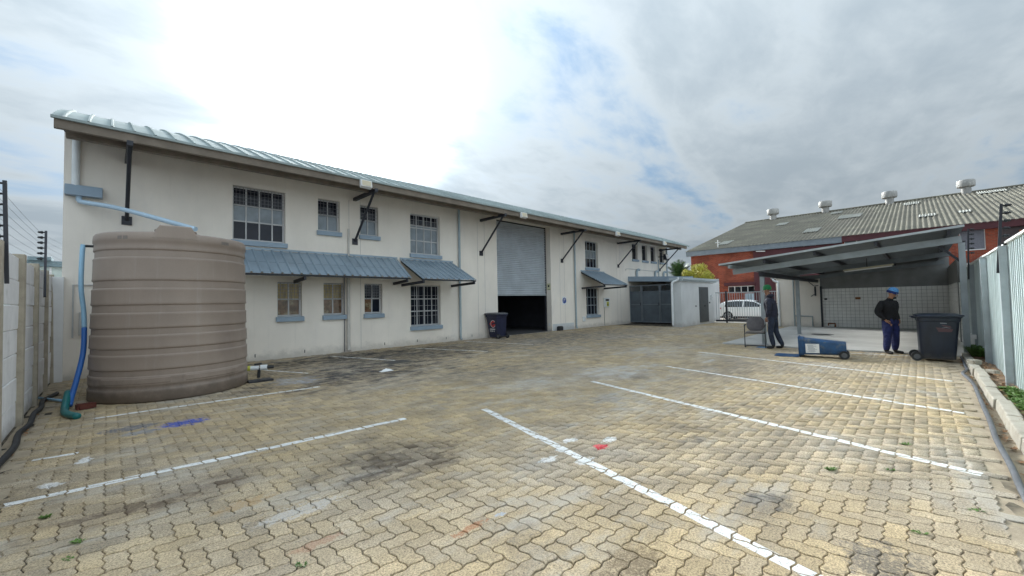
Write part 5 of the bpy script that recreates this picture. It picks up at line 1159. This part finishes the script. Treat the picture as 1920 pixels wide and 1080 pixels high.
def person(label, loc, heading, pose, mats, hat, hat_band=None, bobble=False, glasses=False, hood=None, beard=False):
    t = thing('person', label, 'person', loc, heading, world=False)
    p = pose
    hip, chest, neck, head = p['hip'], p['chest'], p['neck'], p['head']
    def V(a): return Vector(a)
    bk = p.get('bulk', 1.0)
    mid = (V(hip)*0.5+V(chest)*0.5)
    chains = [[(*hip,0.135*bk,0.165*bk,1),(*(V(hip)*0.75+V(chest)*0.25),0.130*bk,0.160*bk,0),(*mid,0.135*bk,0.172*bk,0),(*chest,0.13*bk,0.185*bk,0),(*(V(chest)*0.35+V(neck)*0.65),0.095,0.115,0),(*neck,0.058,0.06,2),(*(V(head)+Vector((0,0,-0.075))),0.070,0.066,2),(*head,0.090,0.076,2),(*(V(head)+Vector((-0.01,0,0.075))),0.078,0.068,2)]]
    for s in ('L', 'R'):
        sh, el, wr = p['sh'+s], p['el'+s], p['wr'+s]; aw = p.get('armw', 1.0)
        chains.append([(*chest,0.13*bk,0.185*bk,0),(*sh,0.078*aw,0.078*aw,0),(*(V(sh)*0.5+V(el)*0.5),0.066*aw,0.066*aw,0),(*el,0.056*aw,0.056*aw,0),(*(V(el)*0.5+V(wr)*0.5),0.050*aw,0.050*aw,0),(*wr,0.030,0.034,0)])
        hd = p['hand'+s]; chains += finger_chains(wr, hd[0], hd[1], hd[2])
        hp_, kn, an = p['hip'+s], p['kn'+s], p['an'+s]; lw_ = p.get('legw', 1.0)
        fd = Vector((math.cos(p['foot'+s]), math.sin(p['foot'+s]), 0)); A = V(an)
        chains.append([(*hip,0.135*bk,0.165*bk,1),(*hp_,0.102*lw_,0.098*lw_,1),(*(V(hp_)*0.5+V(kn)*0.5),0.088*lw_,0.088*lw_,1),(*kn,0.068*lw_,0.068*lw_,1),(*(V(kn)*0.45+A*0.55),0.066*lw_,0.066*lw_,1),(*(A+Vector((0,0,0.05))),0.058*lw_,0.058*lw_,1),(*(A+Vector((0,0,-0.035))),0.045,0.045,3),(*(A+fd*0.09+Vector((0,0,-0.045))),0.044,0.036,3),(*(A+fd*0.165+Vector((0,0,-0.052))),0.036,0.028,3)])
    an_z = p['anL'][2]
    body = skin_body('body', chains, lambda c, z: (0 if (z == 1 and c.z > p['hem']) else (1 if (z == 0 and c.z < p['hem'] and abs(c.y) < 0.19) else z)), mats, t)
    H = V(head); hf = p['face']; F = Vector((math.cos(hf), math.sin(hf), p.get('nod', 0.0))).normalized(); sdv = Vector((-F.y, F.x, 0)).normalized(); U = F.cross(sdv)*-1 if F.cross(sdv).z < 0 else F.cross(sdv)
    nose = MB(); c = H+F*0.092+U*-0.005; nose.add([c+U*0.03, c+F*0.028-U*0.02, c-sdv*0.018-U*0.024, c+sdv*0.018-U*0.024], [(0,1,2),(0,3,1),(1,3,2),(0,2,3)]); part('nose', nose, mats[2], t)
    for s_ in (-1, 1):
        e = MB(); c = H+sdv*s_*0.080-F*0.005; e.tube([c-U*0.03+F*0.0, c+sdv*s_*0.008, c+U*0.03], [0.012,0.018,0.013], 8); part('ear', e, mats[2], t)
        e = MB(); c = H+F*0.086+sdv*s_*0.030+U*0.012; e.lathe([(0.001,-0.006),(0.010,-0.003),(0.011,0.0),(0.001,0.006)], tuple(c), 8); part('eye', e, black_plastic, t)
    m_ = MB(); c = H+F*0.082-U*0.06; m_.bar(c-sdv*0.022, c+sdv*0.022, 0.012, 0.010); part('mouth', m_, mat('lips',(0.16,0.06,0.05),0.6), t)
    if beard:
        m_ = MB(); c = H+F*0.066-U*0.080; m_.lathe([(0.001,-0.035),(0.035,-0.03),(0.048,0.0),(0.045,0.02),(0.001,0.025)], tuple(c), 12); part('beard', m_, black_plastic, t, smooth=True)
    # knitted hat following the head tilt
    hb = MB(); Pq = H+U*0.036; prof_ = [(0.100,-0.025),(0.107,0.0),(0.106,0.045),(0.094,0.088),(0.066,0.118),(0.03,0.132),(0.002,0.135)]
    if bobble: prof_ = [(0.100,-0.025),(0.107,0.0),(0.104,0.045),(0.092,0.095),(0.066,0.14),(0.035,0.165),(0.002,0.172)]
    rows = []; n = 20
    for k in range(n+1):
        a = 2*PI*k/n; rows.append([tuple(Pq+(F*math.cos(a)*1.02+sdv*math.sin(a)*0.90)*r_+U*z_-F*0.012) for (r_, z_) in prof_])
    hb.grid(rows); ho = part('beanie', hb, hat, t, smooth='all')
    if hat_band:
        hb = MB(); rows = []
        for k in range(n+1):
            a = 2*PI*k/n; rows.append([tuple(Pq+(F*math.cos(a)*1.02+sdv*math.sin(a)*0.90)*r_+U*z_-F*0.012) for (r_, z_) in ((0.102,-0.03),(0.114,-0.02),(0.115,0.025),(0.106,0.034))])
        hb.grid(rows); part('cuff', hb, hat_band, ho, smooth='all')
    if bobble:
        hb = MB(); c = Pq+U*0.185-F*0.02; hb.lathe([(0.002,-0.035),(0.022,-0.03),(0.036,-0.01),(0.036,0.01),(0.022,0.03),(0.002,0.035)], tuple(c), 10); part('bobble', hb, hat, ho, smooth='all')
    if glasses:
        gm = MB()
        for s_ in (-1, 1): c = H+F*0.102+sdv*s_*0.034+U*0.012; gm.bar(c-sdv*0.026+U*0.016, c+sdv*0.026+U*0.016, 0.004, 0.006); gm.bar(c-sdv*0.026-U*0.016, c+sdv*0.026-U*0.016, 0.004, 0.006); gm.bar(c+sdv*s_*0.028+U*0.014, c+sdv*s_*0.045+U*0.010-F*0.10, 0.004, 0.006)
        part('glasses', gm, white_paint, t)
    if hood:
        hb = MB(); c = V(neck)+Vector((-0.055,0,-0.005)); hb.lathe([(0.002,-0.085),(0.05,-0.08),(0.085,-0.04),(0.088,0.0),(0.06,0.03),(0.002,0.02)], tuple(c), 16); part('hood', hb, hood, t, smooth='all')
    # jacket hem
    return t
AZ = 0.085
poseA = dict(hem=0.93, hip=(0.02,0,0.97), chest=(0.07,0,1.33), neck=(0.10,0,1.555), head=(0.135,0,1.69), face=0.12, nod=-0.05,
    shL=(0.06,0.19,1.41), elL=(0.03,0.25,1.14), wrL=(0.10,0.23,0.92), shR=(0.07,-0.19,1.41), elR=(0.03,-0.26,1.14), wrR=(0.09,-0.25,0.92),
    handL=((0.15,0,-1),(-0.3,-1,0),(1,0,0.1)), handR=((0.15,0,-1),(-0.3,1,0),(1,0,0.1)),
    hipL=(0.02,0.09,0.90), knL=(0.06,0.10,0.50), anL=(0.0,0.10,AZ), hipR=(0.01,-0.09,0.90), knR=(-0.03,-0.10,0.49), anR=(-0.17,-0.11,AZ), footL=0.1, footR=-0.15, legw=1.08, armw=1.3, bulk=1.2)
person('man in green beanie, navy hooded jacket and dark jeans standing by the chair', (13.72, 3.05, 0.0), math.radians(88), poseA, [jacket_m, jeans_m, skin_m, shoe_m], green_wool, hood=jacket_m)
poseB = dict(hem=0.86, hip=(0.0,0,0.90), chest=(-0.01,0,1.21), neck=(0.03,0,1.40), head=(0.075,0.015,1.515), face=0.60, nod=-0.42,
    shL=(-0.01,0.20,1.29), elL=(-0.10,0.275,1.05), wrL=(0.05,0.205,0.87), shR=(-0.01,-0.20,1.29), elR=(-0.10,-0.275,1.05), wrR=(0.05,-0.205,0.87),
    handL=((0.35,-0.45,-1),(-0.3,-1,0),(1,0,0.3)), handR=((0.35,0.45,-1),(-0.3,1,0),(1,0,0.3)),
    hipL=(0.0,0.10,0.83), knL=(0.02,0.12,0.46), anL=(-0.01,0.13,AZ), hipR=(0.0,-0.10,0.83), knR=(0.02,-0.12,0.46), anR=(-0.01,-0.13,AZ), footL=0.35, footR=-0.1, legw=1.25, armw=1.25, bulk=1.22)
person('man in pale blue knitted hat, black sweater and blue trousers, hands in pockets', (14.12, 0.58, 0.0), math.radians(234), poseB, [sweater_m, workpants_m, skin2_m, shoe_m], blue_wool, hat_band=navy_wool, glasses=True, beard=True)

# ------------------------------------------------------------------ parked white hatchback
car = thing('parked_car', 'white hatchback parked behind the sliding gate', 'car', (33.6, 8.9, -0.15), -PI/2, world=False)
# local: x forward, y left, length 4.25
def ctop(x): return float(np.interp(x, [-2.12,-2.05,-1.85,-1.45,-0.8,0.0,0.45,1.15,1.75,2.05,2.13], [0.72,0.95,1.22,1.40,1.46,1.45,1.38,1.00,0.86,0.72,0.55]))
def cbot(x): return float(np.interp(x, [-2.12,-1.9,-1.0,1.0,1.9,2.13], [0.38,0.26,0.20,0.20,0.24,0.34]))
def chw(x, z):
    base = float(np.interp(x, [-2.12,-1.95,-1.4,0,1.3,1.85,2.13], [0.66,0.80,0.88,0.895,0.88,0.78,0.55]))
    belt = 0.93; 
    if z <= belt: return base*float(np.interp(z, [0.18,0.35,0.65,belt], [0.93,0.99,1.0,0.965]))
    return base*float(np.interp(z, [belt,1.46], [0.965,0.66]))
xs_ = np.concatenate([np.linspace(-2.12,-1.8,8), np.linspace(-1.7,1.7,40), np.linspace(1.8,2.13,8)]); mb = MB(); rows = []
arch = [(-1.29,0.345),(1.33,0.345)]
for x in xs_:
    zt, zb_ = ctop(x), cbot(x)
    for (ax, ar) in arch:
        if abs(x-ax) < ar: zb_ = max(zb_, 0.31+math.sqrt(ar*ar-(x-ax)**2))
    zz_ = [zb_+(zt-0.04-zb_)*k/12 for k in range(13)]; right = [(x, -chw(x, z), z) for z in zz_]; hwt = chw(x, zt-0.04)
    topc = [(x, -hwt*0.88, zt-0.008), (x, -hwt*0.5, zt+0.006), (x, 0, zt+0.012), (x, hwt*0.5, zt+0.006), (x, hwt*0.88, zt-0.008)]
    rows.append(right+topc+[(x, -p[1], p[2]) for p in reversed(right)])
mb.grid(rows); mb.ngon(rows[0]); mb.ngon(list(reversed(rows[-1])))
part('body', mb, car_white, car, smooth=50)
mb = MB(); mb.box(-1.95,1.95,-0.72,0.72,0.16,0.5); part('underbody', mb, black_plastic, car)
def cpatch(name, poly_fn, x0, x1, side, m, nx=10, nz=4, off=0.006):
    mb = MB(); rows = []
    for i in range(nx+1):
        x = x0+(x1-x0)*i/nx; a, b = poly_fn(x); rows.append([(x, side*(chw(x, a+(b-a)*k/nz)+off), a+(b-a)*k/nz) for k in range(nz+1)])
    mb.grid(rows); return part(name, mb, m, car, smooth='all')
for s_ in (-1, 1):
    up = lambda x: min(ctop(x)-0.085, 1.375)
    cpatch('side_window', lambda x: (0.95, max(0.952, up(x) if x > -1.42 else 0.95+(x+1.55)*2.8)), -1.50, -0.30, s_, car_glass); cpatch('side_window', lambda x: (0.95, max(0.952, up(x))), -0.22, 1.05, s_, car_glass)
    cpatch('tail_light', lambda x: (0.80, 0.90), -2.08, -1.72, s_, red_lamp, 5, 2, 0.01); cpatch('headlight', lambda x: (0.62, 0.74), 1.75, 2.05, s_, white_paint, 5, 2, 0.01)
    cpatch('sill_trim', lambda x: (0.20, 0.27), -0.9, 0.95, s_, black_plastic, 6, 1, 0.006)
    mb = MB(); mb.hexa([(0.86,s_*0.86,0.95),(1.0,s_*0.86,0.95),(1.0,s_*1.02,0.95),(0.86,s_*1.02,0.95)], [(0.88,s_*0.86,1.05),(0.98,s_*0.86,1.05),(0.98,s_*1.0,1.05),(0.88,s_*1.0,1.05)]); part('mirror', mb, car_white, car, bevel=0.02)
    for xh in (-0.75, 0.25):
        mb = MB(); mb.box(xh,xh+0.18,min(s_*0.885,s_*0.905),max(s_*0.885,s_*0.905),0.80,0.83); part('door_handle', mb, car_white, car)
    for ax in (-1.29, 1.33):
        mb = MB(); mb.lathe([(0.20,-0.10),(0.30,-0.10),(0.315,-0.07),(0.315,0.07),(0.30,0.10),(0.20,0.10)], (ax, s_*0.76, 0.315), 24, 'y', cap=False); wl = part('wheel', mb, black_rubber, car, smooth=40)
        mb = MB(); yo = s_*0.85
        for k in range(5):
            a = 2*PI*k/5+0.3; mb.bar((ax, yo, 0.315), (ax+0.19*math.cos(a), yo, 0.315+0.19*math.sin(a)), 0.05, 0.03, up=(0,1,0))
        mb.lathe([(0.185,-0.02),(0.215,-0.02),(0.215,0.02),(0.185,0.02)], (ax, yo, 0.315), 24, 'y', cap=False); part('rim', mb, alloy_m, wl)
mb = MB(); mb.grid([[(x, y_*0.62*(1-0.1*abs(k)), ctop(x)+0.03) for k, y_ in ((0,-1),(0,-0.5),(0,0),(0,0.5),(0,1))] for x in np.linspace(-2.03,-1.72,5)]); part('rear_window', mb, car_glass, car, smooth='all')
mb = MB(); mb.grid([[(x, y_*0.66, ctop(x)+0.022) for y_ in (-1,-0.5,0,0.5,1)] for x in np.linspace(0.50,1.12,6)]); part('windscreen', mb, car_glass, car, smooth='all')
mb = MB(); mb.box(-2.16,-2.12,-0.26,0.26,0.52,0.63); part('number_plate', mb, white_paint, car)

# ------------------------------------------------------------------ vegetation behind the outbuildings
def frond(mb, base, az, L_, lift, droop, n=26, w=0.34):
    d = Vector((math.cos(az), math.sin(az), 0)); sd_ = Vector((-d.y, d.x, 0)); pts = []
    for k in range(n+1):
        q = k/n; pts.append(Vector(base)+d*L_*q*math.cos(lift)*(1-0.15*q)+Vector((0,0,L_*(q*math.sin(lift)-droop*q*q))))
    for k in range(2, n):
        q = k/n; ll = w*math.sin(PI*min(1, q*0.95+0.05))**0.6; p = pts[k]; t_ = (pts[k+1]-pts[k-1]).normalized()
        for s_ in (-1, 1):
            e = p+sd_*s_*ll+t_*ll*0.7+Vector((0,0,-0.10*ll+random.uniform(-.03,.05))); mb.add([p-t_*0.022, p+t_*0.022, e], [(0,1,2)])
    for k in range(n): a, b = pts[k], pts[k+1]; mb.add([a-sd_*0.012, a+sd_*0.012, b+sd_*0.008, b-sd_*0.008], [(0,1,2,3)])
def palm(loc, label, hgt, n, L_):
    t = thing('palm_tree', label, 'palm', loc)
    mb = MB(); mb.tube([loc, (loc[0]+0.05, loc[1], loc[2]+hgt*0.5), (loc[0], loc[1], loc[2]+hgt)], [0.28,0.24,0.2], 12); part('trunk', mb, bark_m, t)
    mb = MB()
    for k in range(n):
        q = k/n; frond(mb, (loc[0], loc[1], loc[2]+hgt), k*2.399, L_*random.uniform(0.85,1.1), math.radians(82-74*q+random.uniform(-8,8)), 0.28+0.25*q)
    part('crown', mb, leaf_palm, t)
palm((31.0, 13.0, -0.2), 'dark green palm with arching fronds behind the storage cage', 3.15, 60, 2.0)
palm((32.6, 15.3, -0.2), 'second palm peeping out beside the warehouse corner', 2.6, 36, 1.6)
t = thing('yellow_bush', 'bright yellow-green bush above the small room roof', 'bush', (30.0, 11.1, -0.2))
mb = MB(); mb.tube([(30,11.1,-0.2),(30.02,11.1,1.2),(30,11.12,2.6)],[0.14,0.11,0.07],8)
for k in range(9): a = k*0.7; mb.tube([(30,11.1,1.3+0.12*k),(30+0.45*math.cos(a),11.1+0.5*math.sin(a),2.2+0.12*k),(30+0.7*math.cos(a),11.1+0.8*math.sin(a),2.9+0.05*k)],[0.05,0.035,0.015],6)
part('trunk', mb, bark_m, t)
mb = MB(); blobs = []
for k in range(34):
    a = random.uniform(0, 2*PI); r_ = random.uniform(0.2, 1.0)**0.6; z_ = random.uniform(2.2, 3.85)
    f_ = math.sqrt(max(0.05, 1-((z_-2.9)/1.15)**2)); blobs.append((Vector((30+0.95*r_*f_*math.cos(a), 11.08+1.12*r_*f_*math.sin(a), z_)), random.uniform(0.22, 0.38)))
for (c, r_) in blobs:
    for k in range(330):
        v = Vector((random.gauss(0,1), random.gauss(0,1), random.gauss(0,1))).normalized(); p = c+v*r_*random.uniform(0.55, 1.08)
        a = Vector((random.gauss(0,1), random.gauss(0,1), random.gauss(0,0.6))).normalized(); b = a.cross(v+Vector((0,0,0.5))).normalized(); s_ = random.uniform(0.035, 0.07)
        mb.add([p-a*s_, p+b*s_*0.45, p+a*s_, p-b*s_*0.45], [(0,1,2,3)])
part('crown', mb, leaf_yellow, t)
